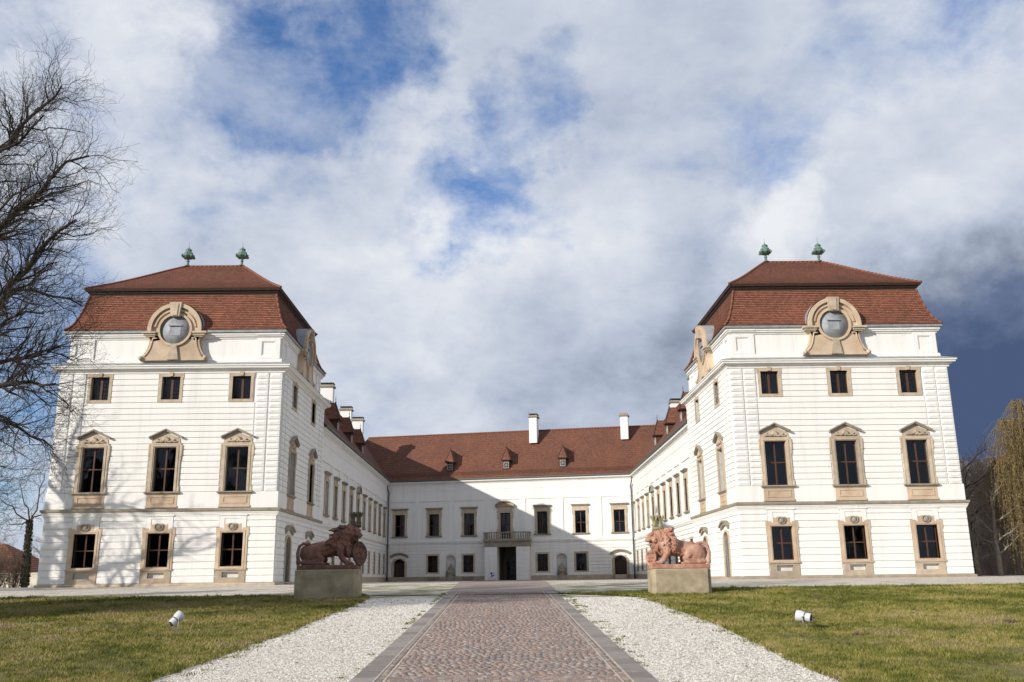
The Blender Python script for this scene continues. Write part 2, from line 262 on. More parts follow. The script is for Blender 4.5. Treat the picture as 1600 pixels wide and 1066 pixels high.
# ------------------------------------------------------------------ mesh helpers
class MB:
    def __init__(s): s.v = []; s.f = []; s.uv = {}; s.sm = set(); s.r = {}
    def add(s, vs, fs, smooth=False, rnd=None):
        o = len(s.v); s.v += [tuple(p) for p in vs]
        for f in fs:
            if smooth: s.sm.add(len(s.f))
            if rnd is not None: s.r[len(s.f)] = rnd
            s.f.append(tuple(o+i for i in f))
    def quad(s, a, b, c, d, uv=None):
        o = len(s.v); s.v += [tuple(a), tuple(b), tuple(c), tuple(d)]
        if uv: s.uv[len(s.f)] = uv
        s.f.append((o, o+1, o+2, o+3))
    def box(s, x0, x1, y0, y1, z0, z1, rnd=None):
        s.add([(x0, y0, z0), (x1, y0, z0), (x1, y1, z0), (x0, y1, z0), (x0, y0, z1), (x1, y0, z1), (x1, y1, z1), (x0, y1, z1)],
              [(0, 3, 2, 1), (4, 5, 6, 7), (0, 1, 5, 4), (1, 2, 6, 5), (2, 3, 7, 6), (3, 0, 4, 7)], rnd=rnd)
    def bbox(s, x0, x1, y0, y1, z0, z1, c):
        """box whose front (y0) edges are chamfered by c"""
        s.add([(x0, y1, z0), (x1, y1, z0), (x1, y1, z1), (x0, y1, z1), (x0, y0+c, z0), (x1, y0+c, z0), (x1, y0+c, z1), (x0, y0+c, z1),
               (x0+c, y0, z0+c), (x1-c, y0, z0+c), (x1-c, y0, z1-c), (x0+c, y0, z1-c)],
              [(0, 3, 2, 1), (0, 1, 5, 4), (1, 2, 6, 5), (2, 3, 7, 6), (3, 0, 4, 7), (4, 5, 9, 8), (5, 6, 10, 9), (6, 7, 11, 10), (7, 4, 8, 11), (8, 9, 10, 11)])
    def prism(s, poly, y0, y1, c=0):
        """polygon in x,z (counter-clockwise seen from the front) from y0 (front) to y1 (back)"""
        n = len(poly); vs = [(x, y0, z) for x, z in poly] + [(x, y1, z) for x, z in poly]
        s.add(vs, [tuple(range(n)), tuple(range(2*n-1, n-1, -1))] + [(i, i+n, (i+1) % n+n, (i+1) % n) for i in range(n)])
    def ring(s, outer, inner, y0, y1, closed=True):
        n = len(outer); V = []
        for (x, z), (a, c) in zip(outer, inner): V += [(x, y0, z), (a, y0, c), (x, y1, z), (a, y1, c)]
        F = []
        for i in range(n if closed else n-1):
            j = (i+1) % n; a, b = 4*i, 4*j
            F += [(a, b, b+1, a+1), (a+2, a+3, b+3, b+2), (a, a+2, b+2, b), (a+1, b+1, b+3, a+3)]
        if not closed: F += [(0, 1, 3, 2), (4*n-4, 4*n-2, 4*n-1, 4*n-3)]
        s.add(V, F)
    def lathe(s, prof, n=16, c=(0, 0, 0), smooth=True, axis='z', mod=None):
        V = []; F = []
        for i, (r, z) in enumerate(prof):
            for k in range(n):
                a = 2*pi*k/n; q = r*(mod(a, i) if mod else 1)
                p = (q*cos(a), q*sin(a), z)
                if axis == 'x': p = (z, q*cos(a), q*sin(a))
                V.append((c[0]+p[0], c[1]+p[1], c[2]+p[2]))
        for i in range(len(prof)-1):
            for k in range(n):
                k2 = (k+1) % n; F.append((i*n+k, i*n+k2, (i+1)*n+k2, (i+1)*n+k))
        F.append(tuple(range(n-1, -1, -1))); F.append(tuple((len(prof)-1)*n+k for k in range(n)))
        s.add(V, F, smooth)
    def tube(s, pts, rad, n=6, cap=True, smooth=True):
        pts = [Vector(p) for p in pts]; V = []; F = []; m = len(pts)
        t = (pts[1]-pts[0]).normalized(); ref = Vector((0, 0, 1)) if abs(t.z) < .9 else Vector((1, 0, 0))
        u = t.cross(ref).normalized()
        for i, p in enumerate(pts):
            if i < m-1: t = (pts[min(i+1, m-1)]-pts[max(i-1, 0)]).normalized()
            else: t = (pts[i]-pts[i-1]).normalized()
            u = (u - t*u.dot(t)); u = u.normalized() if u.length > 1e-6 else t.orthogonal().normalized()
            w = t.cross(u); r = rad[i] if hasattr(rad, '__len__') else rad
            for k in range(n):
                a = 2*pi*k/n; q = p + u*(r*cos(a)) + w*(r*sin(a)); V.append((q.x, q.y, q.z))
        for i in range(m-1):
            for k in range(n):
                k2 = (k+1) % n; F.append((i*n+k, i*n+k2, (i+1)*n+k2, (i+1)*n+k))
        if cap: F.append(tuple(range(n-1, -1, -1))); F.append(tuple((m-1)*n+k for k in range(n)))
        s.add(V, F, smooth)
    def mesh(s, name, mat):
        me = bpy.data.meshes.new(name); me.from_pydata(s.v, [], s.f)
        if s.sm: me.polygons.foreach_set('use_smooth', [i in s.sm for i in range(len(s.f))])
        if s.uv:
            ul = me.uv_layers.new(name='UVMap'); d = ul.data
            for i, q in s.uv.items():
                st = me.polygons[i].loop_start
                for k, t in enumerate(q): d[st+k].uv = t
        if s.r:
            a = me.attributes.new('rnd', 'FLOAT', 'FACE'); a.data.foreach_set('value', [s.r.get(i, 0.) for i in range(len(s.f))])
        me.materials.append(MAT[mat] if isinstance(mat, str) else mat); return me
def link(name, me, parent=None, loc=(0, 0, 0), rot=0., kind=None):
    o = bpy.data.objects.new(name, me); COL.objects.link(o); o.location = loc
    if rot: o.rotation_euler = (0, 0, rot)
    if parent: o.parent = parent
    if kind: o['kind'] = kind
    return o
def obj(name, mb, mat, parent=None, loc=(0, 0, 0), rot=0., kind=None): return link(name, mb.mesh(name, mat), parent, loc, rot, kind)
def tag(o, label=None, cat=None, group=None, kind=None):
    if label: o['label'] = label
    if cat: o['category'] = cat
    if group: o['group'] = group
    if kind: o['kind'] = kind
    return o
def empty(name, loc, label, cat, group=None, rot=0.):
    o = link(name, None, None, loc, rot); o.empty_display_size = .3; return tag(o, label, cat, group)
def fastmesh(name, V, F, mat, rnd=None, smooth=False):
    """V (n,3), F (m,k) numpy"""
    me = bpy.data.meshes.new(name); V = np.asarray(V, 'f'); F = np.asarray(F, 'i'); k = F.shape[1]
    me.vertices.add(len(V)); me.vertices.foreach_set('co', V.ravel()); me.loops.add(F.size); me.loops.foreach_set('vertex_index', F.ravel())
    me.polygons.add(len(F)); me.polygons.foreach_set('loop_start', np.arange(len(F), dtype='i')*k)
    me.update(calc_edges=True)
    if smooth: me.polygons.foreach_set('use_smooth', np.ones(len(F), bool))
    if rnd is not None:
        a = me.attributes.new('rnd', 'FLOAT', 'FACE'); a.data.foreach_set('value', np.asarray(rnd, 'f'))
    me.materials.append(MAT[mat]); return me

def gz(Y):
    if Y >= 55.6: return 0.
    if Y >= 13: return (Y-55.6)*.0348
    return (13-55.6)*.0348 - (13-Y)*.012
def gzv(Y): return np.where(Y >= 55.6, 0, np.where(Y >= 13, (Y-55.6)*.0348, (13-55.6)*.0348-(13-Y)*.012))

# ------------------------------------------------------------------ ground
def ground():
    def sheet(name, x0, x1, ys, dz, mat, nx=2):
        V = []; F = []
        for y in ys:
            for i in range(nx): V.append((x0+(x1-x0)*i/(nx-1), y, gz(y)+dz))
        for j in range(len(ys)-1):
            for i in range(nx-1): F.append((j*nx+i, j*nx+i+1, (j+1)*nx+i+1, (j+1)*nx+i))
        mb = MB(); mb.add(V, F); return obj(name, mb, mat, kind='structure')
    sheet('ground', -900, 900, [-300, 0, 13, 55.6, 200, 1200], 0, 'turf')
    sheet('gravel_forecourt', -75, 75, [-6, 0, 13, 55.6, 135], .006, 'gravel')
    # lawns with ragged edges
    def lawn(sx, edge, far):
        V = []; F = []; ys = np.concatenate([np.arange(-4, 13, 1.), np.arange(13, 47.5, .16)])
        n = 60
        for y in ys:
            e = edge(y) + .16*noise.noise((y*1.3, sx*7, 0)) + .10*noise.noise((y*5.1, sx*3, 2)) + .05*noise.noise((y*14, 5, 0))
            for i in range(n):
                t = (i/(n-1))**1.8; x = e + (sx*75-e)*t
                fy = far(x); yy = min(y, fy + .25*noise.noise((x*.9, 0, sx)) + .12*noise.noise((x*4, 0, 3)))
                h = .03*min(1, abs(x-e)*3) + .03*noise.noise((x*.5, yy*.5, 0)) * min(1, abs(x-e))
                V.append((x, yy, gz(yy)+.012+max(h, -.004)))
        m = len(ys)
        for j in range(m-1):
            for i in range(n-1):
                q = (j*n+i, j*n+i+1, (j+1)*n+i+1, (j+1)*n+i); F.append(q if sx > 0 else q[::-1])
        mb = MB(); mb.add(V, F, True); o = obj('lawn', mb, 'turf', kind='structure'); return o
    global eL, eR, farL, farR
    def eL(y): return -4.88 - .9*max(0, (y-39.)/4)**2 if y > 39 else -4.88-.30*min(1, max(0, (24-y)/7))
    def eR(y): return 6.05 - 2.2*max(0, (y-38.2)/3.)**1.5 if y > 38.2 else 5.85+.45*min(1, max(0, (y-17)/8))
    def farL(x): return 42.2 + max(0, -x-9)*.12
    def farR(x): return 41.8 + min(3.2, max(0, x-5)*.55)
    lawn(-1, eL, farL); lawn(1, eR, farR)
    # grass blades
    def blades(sx, edge, far, n):
        Y = 13.5 + 32*np.random.rand(n)**1.15; xmax = .60*Y + 3.5
        X = np.empty(n); Ee = np.array([edge(y) for y in Y])
        X = Ee + sx*(-.05 + (np.abs(sx*xmax-Ee))*np.random.rand(n)**1.1)
        nz = np.array([noise.noise((x*.55, y*.55, 1.5)) for x, y in zip(X, Y)]); nf = np.array([noise.noise((x*2.3, y*2.3, 4.5)) for x, y in zip(X, Y)])
        ff = np.array([far(x) for x in X]) + .25*nf
        nq = np.array([noise.noise((x*6.1, y*6.1, 7.5)) for x, y in zip(X, Y)])
        keep = (Y < ff) & ~((np.random.rand(n) < .75) & (nf*.5+nz*.6 > .34)); ext = np.abs(X-Ee); keep &= (ext > .02+.10*nf+.05*np.random.rand(n)) | (np.random.rand(n) < .15)
        X, Y, nz, nf, nq = X[keep], Y[keep], nz[keep], nf[keep], nq[keep]; n = len(X)
        h = (.026+.035*np.random.rand(n))*(1+.7*np.clip(nf+.15, 0, 1)+1.5*np.clip(nq-.12, 0, 1))*(1+.022*(Y-14)); w = .0065*(1+.07*(Y-14))
        a = np.random.rand(n)*2*pi; lean = .6*h; b = np.random.rand(n)*2*pi
        Z = gzv(Y)+.02
        V = np.empty((n, 3, 3), 'f')
        V[:, 0] = np.stack([X-w*np.cos(a), Y-w*np.sin(a), Z], 1); V[:, 1] = np.stack([X+w*np.cos(a), Y+w*np.sin(a), Z], 1)
        V[:, 2] = np.stack([X+lean*np.cos(b), Y+lean*np.sin(b), Z+h], 1)
        ns = np.array([noise.noise((x*.22, y*.22, 9.5)) for x, y in zip(X, Y)]); patch = nz*.9 + nf*.6 + ns*.7 - nq*.55; bias = .14 if sx < 0 else .02
        rn = np.clip(.40 + bias + .62*patch + .22*np.random.randn(n) - .007*(Y-20), 0, 1)
        me = fastmesh('grass', V.reshape(-1, 3), np.arange(3*n).reshape(-1, 3), 'grass', rn)
        tag(link('grass', me), 'short winter grass on the lawn beside the %s' % ('darker lion pedestal' if sx < 0 else 'pale lion pedestal'), 'grass', kind='stuff')
    blades(-1, eL, farL, 370000); blades(1, eR, farR, 370000)
    def tufts(n, weeds):
        x = np.where(np.random.rand(n) < .5, -4.7-14*np.random.rand(n)**1.3, 5.9+14*np.random.rand(n)**1.3); y = 14+24*np.random.rand(n)**1.2
        if weeds: x = np.where(np.random.rand(n) < .75, 3.1+.25*np.random.randn(n)*.6+.12, -1.95-.1*np.random.rand(n)); y = 14.5+30*np.random.rand(n)**.8
        m = 16; N = n*m; X = np.repeat(x, m)+np.random.randn(N)*(.05 if weeds else .09); Y = np.repeat(y, m)+np.random.randn(N)*(.07 if weeds else .10); a = np.random.rand(N)*2*pi; b = np.random.rand(N)*2*pi
        h = (.03+.05*np.random.rand(N))*np.repeat(.6+.9*np.random.rand(n), m)*(.55 if weeds else 1); w = .008*(1+.05*(Y-14)); Z = gzv(Y)+.012
        V = np.stack([np.stack([X-w*np.cos(a), Y-w*np.sin(a), Z], 1), np.stack([X+w*np.cos(a), Y+w*np.sin(a), Z], 1), np.stack([X+.7*h*np.cos(b), Y+.7*h*np.sin(b), Z+h], 1)], 1)
        me = fastmesh('weeds' if weeds else 'grass_tufts', V.reshape(-1, 3), np.arange(3*N).reshape(-1, 3), 'grass', np.repeat(np.clip(.18+.16*np.random.randn(n), 0, .6), m))
        tag(link(me.name, me), 'green weeds rooted along the edges of the paved path' if weeds else 'darker tufts of longer grass dotted over both lawns', 'weeds' if weeds else 'grass', kind='stuff')
    tufts(1500, False); tufts(110, True)
    # gravel stones lying on the strips
    n = 60000; Y = 14 + 25*np.random.rand(n)**1.3; left = np.random.rand(n) < .5
    X = np.where(left, -1.85-3.1*np.random.rand(n), 3.05+3.1*np.random.rand(n))
    lone = np.random.rand(n) < .08; X = np.where(lone, X+np.where(left, -1, 1)*np.random.rand(n)*.5, X)
    s = (.008+.012*np.random.rand(n))*(1+.02*(Y-14)); Z = gzv(Y)+.006
    base = np.array([[1, 0, 0], [0, 1, 0], [-1, 0, 0], [0, -1, 0], [0, 0, .8]]); V = np.empty((n, 5, 3), 'f'); a = np.random.rand(n)*6.28
    for k in range(5):
        bx, by, bz = base[k]; jx = 1+.5*(np.random.rand(n)-.5)
        V[:, k] = np.stack([X+s*jx*(bx*np.cos(a)-by*np.sin(a)), Y+s*jx*(bx*np.sin(a)+by*np.cos(a)), Z+s*bz], 1)
    F = np.array([[0, 1, 4], [1, 2, 4], [2, 3, 4], [3, 0, 4]]); FF = (F[None]+5*np.arange(n)[:, None, None]).reshape(-1, 3)
    me = fastmesh('gravel', V.reshape(-1, 3), FF, 'gravel_stone', np.repeat(np.random.rand(n), 4))
    tag(link('gravel', me), 'loose pale limestone gravel along both sides of the paved path', 'gravel', kind='stuff')
ground()

# ------------------------------------------------------------------ paved path
def path():
    mb = MB(); ys = [0, 13] + list(np.arange(14, 56, 2.)) + [55.6, 104]; x0, x1 = -1.86, 3.06
    V = []
    for y in ys: V += [(x0, y, gz(y)+.012), (x1, y, gz(y)+.012)]
    mb.add(V, [(2*i, 2*i+1, 2*i+3, 2*i+2) for i in range(len(ys)-1)])
    p = obj('path', mb, 'joint_sand', kind='structure')
    for xs in (-1.462, -1.302, 2.498, 2.658):      # pale mortar lines beside the edge rows
        mb = MB(); yy = [12+.5*i for i in range(65)]; V = []
        for q in yy: e = .006*noise.noise((q*3, xs, 0)); V += [(xs-.014+e, q, gz(q)+.030), (xs+.014+e, q, gz(q)+.030)]
        mb.add(V, [(2*i, 2*i+1, 2*i+3, 2*i+2) for i in range(64)]); obj('mortar_line', mb, 'gravel_stone' if 0 else 'pale_mortar', p)
    # kerb stones along both edges
    for sx, xa, xb in ((-1, -1.86, -1.47), (1, 2.67, 3.06)):
        y = 12.; k = 0
        while y < 46:
            l = random.uniform(.7, 1.1); mb = MB(); z = gz(y+l/2); g = .012
            zz = .03; mb.add([(xa, y+g, -.05), (xb, y+g, -.05), (xb, y+l-g, -.05), (xa, y+l-g, -.05), (xa+.012, y+g+.012, zz), (xb-.012, y+g+.012, zz), (xb-.012, y+l-g-.012, zz), (xa+.012, y+l-g-.012, zz)],
                   [(0, 1, 5, 4), (1, 2, 6, 5), (2, 3, 7, 6), (3, 0, 4, 7), (4, 5, 6, 7)])
            mb.v = [(a, b, c+gz(b)) for a, b, c in mb.v]
            obj('kerb_stone', mb, 'kerb', p); y += l
    # setts
    protos = []
    for k in range(14):
        mb = MB(); w, d = random.uniform(.048, .060), random.uniform(.044, .055); c = .007; zz = random.uniform(.010, .019)
        j = lambda: random.uniform(-.005, .005)
        top = [(-w+c+j(), -d+c+j(), zz+j()), (w-c+j(), -d+c+j(), zz+j()), (w-c+j(), d-c+j(), zz+j()), (-w+c+j(), d-c+j(), zz+j())]
        mid = [(-w+j(), -d+j(), .004), (w+j(), -d+j(), .004), (w+j(), d+j(), .004), (-w+j(), d+j(), .004)]
        bot = [(a, b, -.02) for a, b, _ in mid]
        mb.add(bot+mid+top, [(0, 1, 5, 4), (1, 2, 6, 5), (2, 3, 7, 6), (3, 0, 4, 7), (4, 5, 9, 8), (5, 6, 10, 9), (6, 7, 11, 10), (7, 4, 8, 11), (8, 9, 10, 11)])
        protos.append((np.array(mb.v, 'f'), np.array(mb.f, 'i'), mb.mesh('sett', 'paver')))
    VV = []; FF = []; RR = []; off = 0; cnt = 0
    def put(x, y, a, idx=None):
        nonlocal off, cnt
        k = random.randrange(14); V, F, me = protos[k]; z = gz(y)+.012
        if y > 15.2 and cnt < 300 and y < 16.6:
            o = link('sett', me, p, (x, y, z-0), a); cnt += 1; return
        ca, sa = cos(a), sin(a); Q = V.copy(); Q[:, 0] = x+V[:, 0]*ca-V[:, 1]*sa; Q[:, 1] = y+V[:, 0]*sa+V[:, 1]*ca; Q[:, 2] = V[:, 2]+z
        VV.append(Q); FF.append(F+off); off += len(Q); RR.append(np.full(len(F), random.random()))
    # edge rows
    for xe in (-1.38, 2.58):
        y = 12.
        while y < 44: put(xe+random.uniform(-.004, .004), y, pi/2+random.uniform(-.04, .04)); y += .135
    # arched courses between the edge rows (segmental arcs)
    y = 11.6
    while y < 43.5:
        x = -1.26 + random.uniform(0, .125)
        while x < 2.49:
            t = ((x+1.24) % 1.87)/1.87*2-1          # two fans side by side
            yy = y + .12*(1-t*t); sl = -.24*t/.935
            put(x+random.uniform(-.006, .006), yy+random.uniform(-.006, .006), math.atan(sl)*.8+random.uniform(-.05, .05)); x += .128+random.uniform(-.006, .008)
        y += .119
    me = fastmesh('setts', np.concatenate(VV), np.concatenate(FF), 'paver', np.concatenate(RR))
    o = link('setts', me, p, kind='stuff')
    mb = MB(); mb.add([(-1.9, 43.6, gz(43.6)+.03), (3.1, 43.6, gz(43.6)+.03), (3.2, 55.6, .022), (-1.9, 55.6, .022), (4.2, 104.5, .022), (-1.6, 104.5, .022)], [(0, 1, 2, 3), (3, 2, 4, 5)])
    obj('far_paving', mb, 'far_paving', kind='structure')
path()

# ------------------------------------------------------------------ openings: window and door prototypes (local: x along wall, -y outwards, z up from sill)
class Node:
    def __init__(s, name, me=None, loc=(0, 0, 0), kids=(), kind=None): s.name, s.me, s.loc, s.kids, s.kind = name, me, loc, list(kids), kind
def place(nd, parent, loc, rot=0., skip=()):
    o = link(nd.name, nd.me, parent, loc, rot, nd.kind)
    for k in nd.kids:
        if k.name in skip: continue
        q = link(k.name, k.me, o, k.loc, 0, k.kind)
        if k.name == 'pane': q.rotation_euler = (random.uniform(-.006, .006), 0, random.uniform(-.012, .012))
    return o
def rect(x0, x1, z0, z1): return [(x0, z0), (x1, z0), (x1, z1), (x0, z1)]
def arch(w, h, rise, n=10, z0=0., off=0.):
    """outline of an arched opening: half width w, springing h, arch rise"""
    r = (w*w+rise*rise)/(2*rise); zc = h+rise-r; a0 = math.asin(min(1, w/r))
    if rise > w*.999: a0 = pi/2
    P = [(-w-off, z0), (w+off, z0)]
    for i in range(n+1):
        a = a0-2*a0*i/n; P.append(((r+off)*sin(a), zc+(r+off)*cos(a)))
    return P
def room(w, h, depth=4.0, y=.30, z0=0.):
    mb = MB(); a, b, c, d = -w/2-.5, w/2+.5, z0-.02, h+.4
    mb.add([(a, y, c), (b, y, c), (b, y, d), (a, y, d), (a, y+depth, c), (b, y+depth, c), (b, y+depth, d), (a, y+depth, d),
            (-w/2, y, z0), (w/2, y, z0), (w/2, y, h), (-w/2, y, h)],
           [(4, 7, 6, 5), (0, 1, 5, 4), (1, 2, 6, 5), (2, 3, 7, 6), (3, 0, 4, 7), (0, 8, 9, 1), (1, 9, 10, 2), (2, 10, 11, 3), (3, 11, 8, 0)])
    return Node('room', mb.mesh('room', 'room'))
def sash(w, h, zt, y=.20, bars=(), mat='brown_wood', fw=.055, z0=0., leaf=.045):
    mb = MB(); mb.ring(rect(-w/2, w/2, z0, h), rect(-w/2+fw, w/2-fw, z0+fw, h-fw), y, y+.07)
    mb.box(-leaf, leaf, y-.015, y+.06, z0+fw, h-fw)
    if zt: mb.box(-w/2+fw, -leaf, y-.008, y+.055, zt-.035, zt+.035); mb.box(leaf, w/2-fw, y-.008, y+.055, zt-.035, zt+.035)
    return Node('sash', mb.mesh('sash', mat))
def panes(w, h, zt, y=.235, fw=.055, z0=0., leaf=.045):
    K = []; pm = {}
    for (x0, x1) in ((-w/2+fw, -leaf), (leaf, w/2-fw)):
        for (a, b) in (((z0+fw, zt-.035), (zt+.035, h-fw)) if zt else ((z0+fw, h-fw),)):
            ww, hh = round(x1-x0, 4), round(b-a, 4)
            if (ww, hh) not in pm:
                mb = MB(); mb.box(-ww/2, ww/2, -.003, .003, 0, hh); pm[ww, hh] = mb.mesh('pane', 'glass')
            K.append(Node('pane', pm[ww, hh], ((x0+x1)/2, y, a)))
    return K
def sill(w, z, out=.16, h=.09, mat='sandstone'):
    mb = MB(); mb.box(-w/2, w/2, -out, .02, z, z+h); mb.box(-w/2+.05, w/2-.05, -out*.62, .02, z-.07, z)
    return Node('sill', mb.mesh('sill', mat))
def shell_ornament(mb, z, s, y):
    """scallop with side scrolls"""
    for k in range(7):
        a = pi*(k-3)/8.5; L = s*(1-.06*abs(k-3)); mb.tube([(0, y, z), (sin(a)*L*.55, y-.05, z+cos(a)*L*.55), (sin(a)*L, y-.02, z+cos(a)*L)], [.03*s/.3, .055*s/.3, .035*s/.3], 5)
    mb.tube([(-.05, y-.02, z), (.05, y-.02, z)], .06, 6)
    for sg in (-1, 1):
        mb.tube([(sg*.08, y-.01, z), (sg*.3, y-.04, z-.01), (sg*.46, y-.04, z+.05), (sg*.52, y-.03, z+.13), (sg*.44, y-.02, z+.15)], [.05, .05, .045, .04, .02], 5)
        mb.tube([(sg*.3, y-.03, z), (sg*.62, y-.03, z-.02), (sg*.70, y-.02, z+.03)], [.04, .035, .015], 5)
def grand_window():
    """first-floor tower window, 1.3 x 2.66"""
    w, h = 1.30, 2.66; mb = MB()
    mb.ring(rect(-.93, .93, 0, h+.20), rect(-w/2, w/2, 0, h), -.10, .22)
    mb.ring(rect(-.80, .80, .0, h+.10), rect(-.71, .71, .0, h+.04), -.13, -.09)
    for sg in (-1, 1):
        a, b = sorted((sg*.90, sg*1.02)); mb.bbox(a, b, -.12, .02, h-.55, h+.12, .02); mb.box(*sorted((sg*.9, sg*.98)), -.11, .02, h-.78, h-.55)
        mb.bbox(*sorted((sg*.90, sg*1.0)), -.12, .02, 0, .3, .02)
    s = mb.mesh('window', 'sandstone')
    pd = MB(); pd.prism([(-.88, h+.20), (.88, h+.20), (.80, h+.52), (.0, h+.86), (-.80, h+.52)], -.09, .02)
    shell_ornament(pd, h+.33, .30, -.11); P = Node('tympanum', pd.mesh('tympanum', 'sandstone'))
    hd = MB()
    for sg in (-1, 1):
        for (o, y0, t0, t1) in ((0, -.30, .05, .13), (0, -.24, -.02, .05)):
            A = (sg*.98, h+.50); B = (0, h+.97); q = [(A[0], A[1]+t0), (B[0], B[1]+t0), (B[0], B[1]+t1), (A[0], A[1]+t1)]
            hd.prism(q if sg < 0 else q[::-1], y0, .02)
    H = Node('pediment', hd.mesh('pediment', 'weathered_stone'))
    ap = MB(); ap.bbox(-.92, .92, -.07, .02, -.83, -.14, .02); ap.bbox(-.95, .95, -.11, .02, -.95, -.82, .03)
    ap.ring(rect(-.72, .72, -.70, -.26), rect(-.64, .64, -.63, -.33), -.10, -.06)
    A = Node('apron', ap.mesh('apron', 'pale_sandstone'))
    return Node('window', s, kids=[P, H, A, sill(2.12, -.08, .2, .08, 'weathered_stone'), sash(w, h, h*.52), room(w, h)]+panes(w, h, h*.52))
def ground_window():
    """tower ground-floor window 1.27 x 1.95 with ears, cartouche and vented apron"""
    w, h = 1.27, 1.95; mb = MB(); t = h+.28
    outer = [(-.90, -.16), (.90, -.16), (.90, h-.25), (.96, h-.20), (.96, t), (.62, t), (.58, t-.10), (.50, t-.05), (.46, t+.15), (.50, t+.24), (.36, t+.20), (.22, t+.27), (-.22, t+.27), (-.36, t+.20), (-.50, t+.24), (-.46, t+.15), (-.50, t-.05), (-.58, t-.10), (-.62, t), (-.96, t), (-.96, h-.20), (-.90, h-.25)]
    inner = []
    for x, z in outer: inner.append((max(-w/2, min(w/2, x)), 0 if z < 0 else (h if z > h-.18 else z)))
    mb.ring(outer, inner, -.09, .22)
    mb.ring(rect(-.77, .77, -.12, h+.14), rect(-.69, .69, -.06, h+.06), -.115, -.08)
    ca = MB(); ca.lathe([(.001, -.20), (.10, -.19), (.155, -.15), (.17, -.10), (.17, -.05)], 14, mod=None)
    ca.v = [(x, z, y+t+.04) for x, y, z in ca.v]
    for sg in (-1, 1): ca.tube([(sg*.05, -.14, t+.22), (sg*.2, -.15, t+.18), (sg*.24, -.13, t+.04), (sg*.14, -.14, t-.10), (0, -.15, t-.15)], [.03, .045, .04, .04, .03], 6)
    C = Node('cartouche', ca.mesh('cartouche', 'weathered_stone'))
    ap = MB(); ap.ring(rect(-.86, .86, -.98, -.16), rect(-.48, .48, -.62, -.30), -.07, .16); ap.box(-.94, .94, -.12, .02, -.20, -.12)
    A = Node('apron', ap.mesh('apron', 'plinth_stone')); v = MB(); v.box(-.48, .48, .15, .19, -.62, -.30); Vn = Node('vent_panel', v.mesh('vent_panel', 'grey_render'))
    return Node('window', mb.mesh('window', 'pale_sandstone'), kids=[C, A, Vn, sash(w, h, h*.5), room(w, h)]+panes(w, h, h*.5))
def attic_window():
    w, h = 1.10, 1.42; mb = MB(); mb.ring(rect(-.73, .73, -.18, h+.19), rect(-w/2, w/2, 0, h), -.07, .2)
    for sg in (-1, 1): mb.bbox(*sorted((sg*.70, sg*.78)), -.08, .02, h-.1, h+.2, .015)
    mb.prism([(-.09, h+.02), (.09, h+.02), (.12, h+.26), (-.12, h+.26)], -.13, -.05)
    g = MB()
    for sg in (-1, 1):
        for k in range(1, 3): x = sg*(.045+.45*k/3); g.box(x-.006, x+.006, .212, .222, .05, h-.05)
        for k in range(1, 6): z = h*k/6; g.box(*sorted((sg*.045, sg*.5)), .211, .223, z-.006, z+.006)
    return Node('window', mb.mesh('window', 'sandstone'), kids=[Node('glazing_bars', g.mesh('glazing_bars', 'iron')), sash(w, h, 0, leaf=.07), room(w, h)]+panes(w, h, 0, leaf=.07))
def facade_window(w=1.22, h=2.48, hood=True, curtain=None, shell=False):
    mb = MB(); mb.ring(rect(-w/2-.25, w/2+.25, 0, h+.26), rect(-w/2, w/2, 0, h), -.08, .2)
    for sg in (-1, 1):
        mb.bbox(*sorted((sg*(w/2+.23), sg*(w/2+.31))), -.09, .02, h-.35, h+.26, .02); mb.bbox(*sorted((sg*(w/2+.23), sg*(w/2+.30))), -.09, .02, 0, .35, .02)
    mb.box(-w/2-.27, w/2+.27, -.06, .02, h+.26, h+.52)
    K = []; hd = MB()
    if shell:
        n = 8; P = [(-.85, h+.50), (.85, h+.50)]+[(.85*cos(pi*i/n), h+.5+.55*sin(pi*i/n)) for i in range(1, n)]
        hd.prism(P, -.12, .02); shell_ornament(hd, h+.55, .36, -.14)
        ar = [(-.98*cos(pi*i/n), h+.52+.66*sin(pi*i/n)) for i in range(n+1)]; ai = [(-.85*cos(pi*i/n), h+.5+.55*sin(pi*i/n)) for i in range(n+1)]
        hd.ring(ar, ai, -.28, .02, False)
    else:
        hd.box(-w/2-.44, w/2+.44, -.26, .02, h+.62, h+.72); hd.box(-w/2-.37, w/2+.37, -.17, .02, h+.52, h+.62)
    K.append(Node('hood', hd.mesh('hood', 'weathered_stone')))
    K += [sill(w+.78, -.10, .18, .09, 'weathered_stone'), sash(w, h, h*.48), room(w, h)]+panes(w, h, h*.48)
    if curtain:
        cb = MB()
        for (x0, x1, z0, z1) in curtain:
            n = 14
            for i in range(n):
                a, b = x0+(x1-x0)*i/n, x0+(x1-x0)*(i+1)/n; ya, yb = .275+.03*(i % 2), .275+.03*((i+1) % 2)
                cb.quad((a, ya, z0), (b, yb, z0), (b, yb, z1), (a, ya, z1))
        K.append(Node('curtain', cb.mesh('curtain', 'curtain')))
    return Node('window', mb.mesh('window', 'sandstone'), kids=K)
def plain_window(w=1.2, h=1.88, grille=True):
    mb = MB(); mb.ring(rect(-w/2-.21, w/2+.21, -.16, h+.18), rect(-w/2, w/2, 0, h), -.06, .2)
    K = [sash(w, h, h*.5, mat='dark_timber'), room(w, h)]+panes(w, h, h*.5)
    if grille:
        g = MB()
        for k in range(1, 7): x = -w/2+w*k/7; g.tube([(x, .08, 0), (x, .08, h)], .011, 5)
        for k in range(1, 5): z = h*k/5; g.box(-w/2, w/2, .07, .09, z-.012, z+.012)
        K.append(Node('grille', g.mesh('grille', 'iron')))
    return Node('window', mb.mesh('window', 'sandstone'), kids=K)
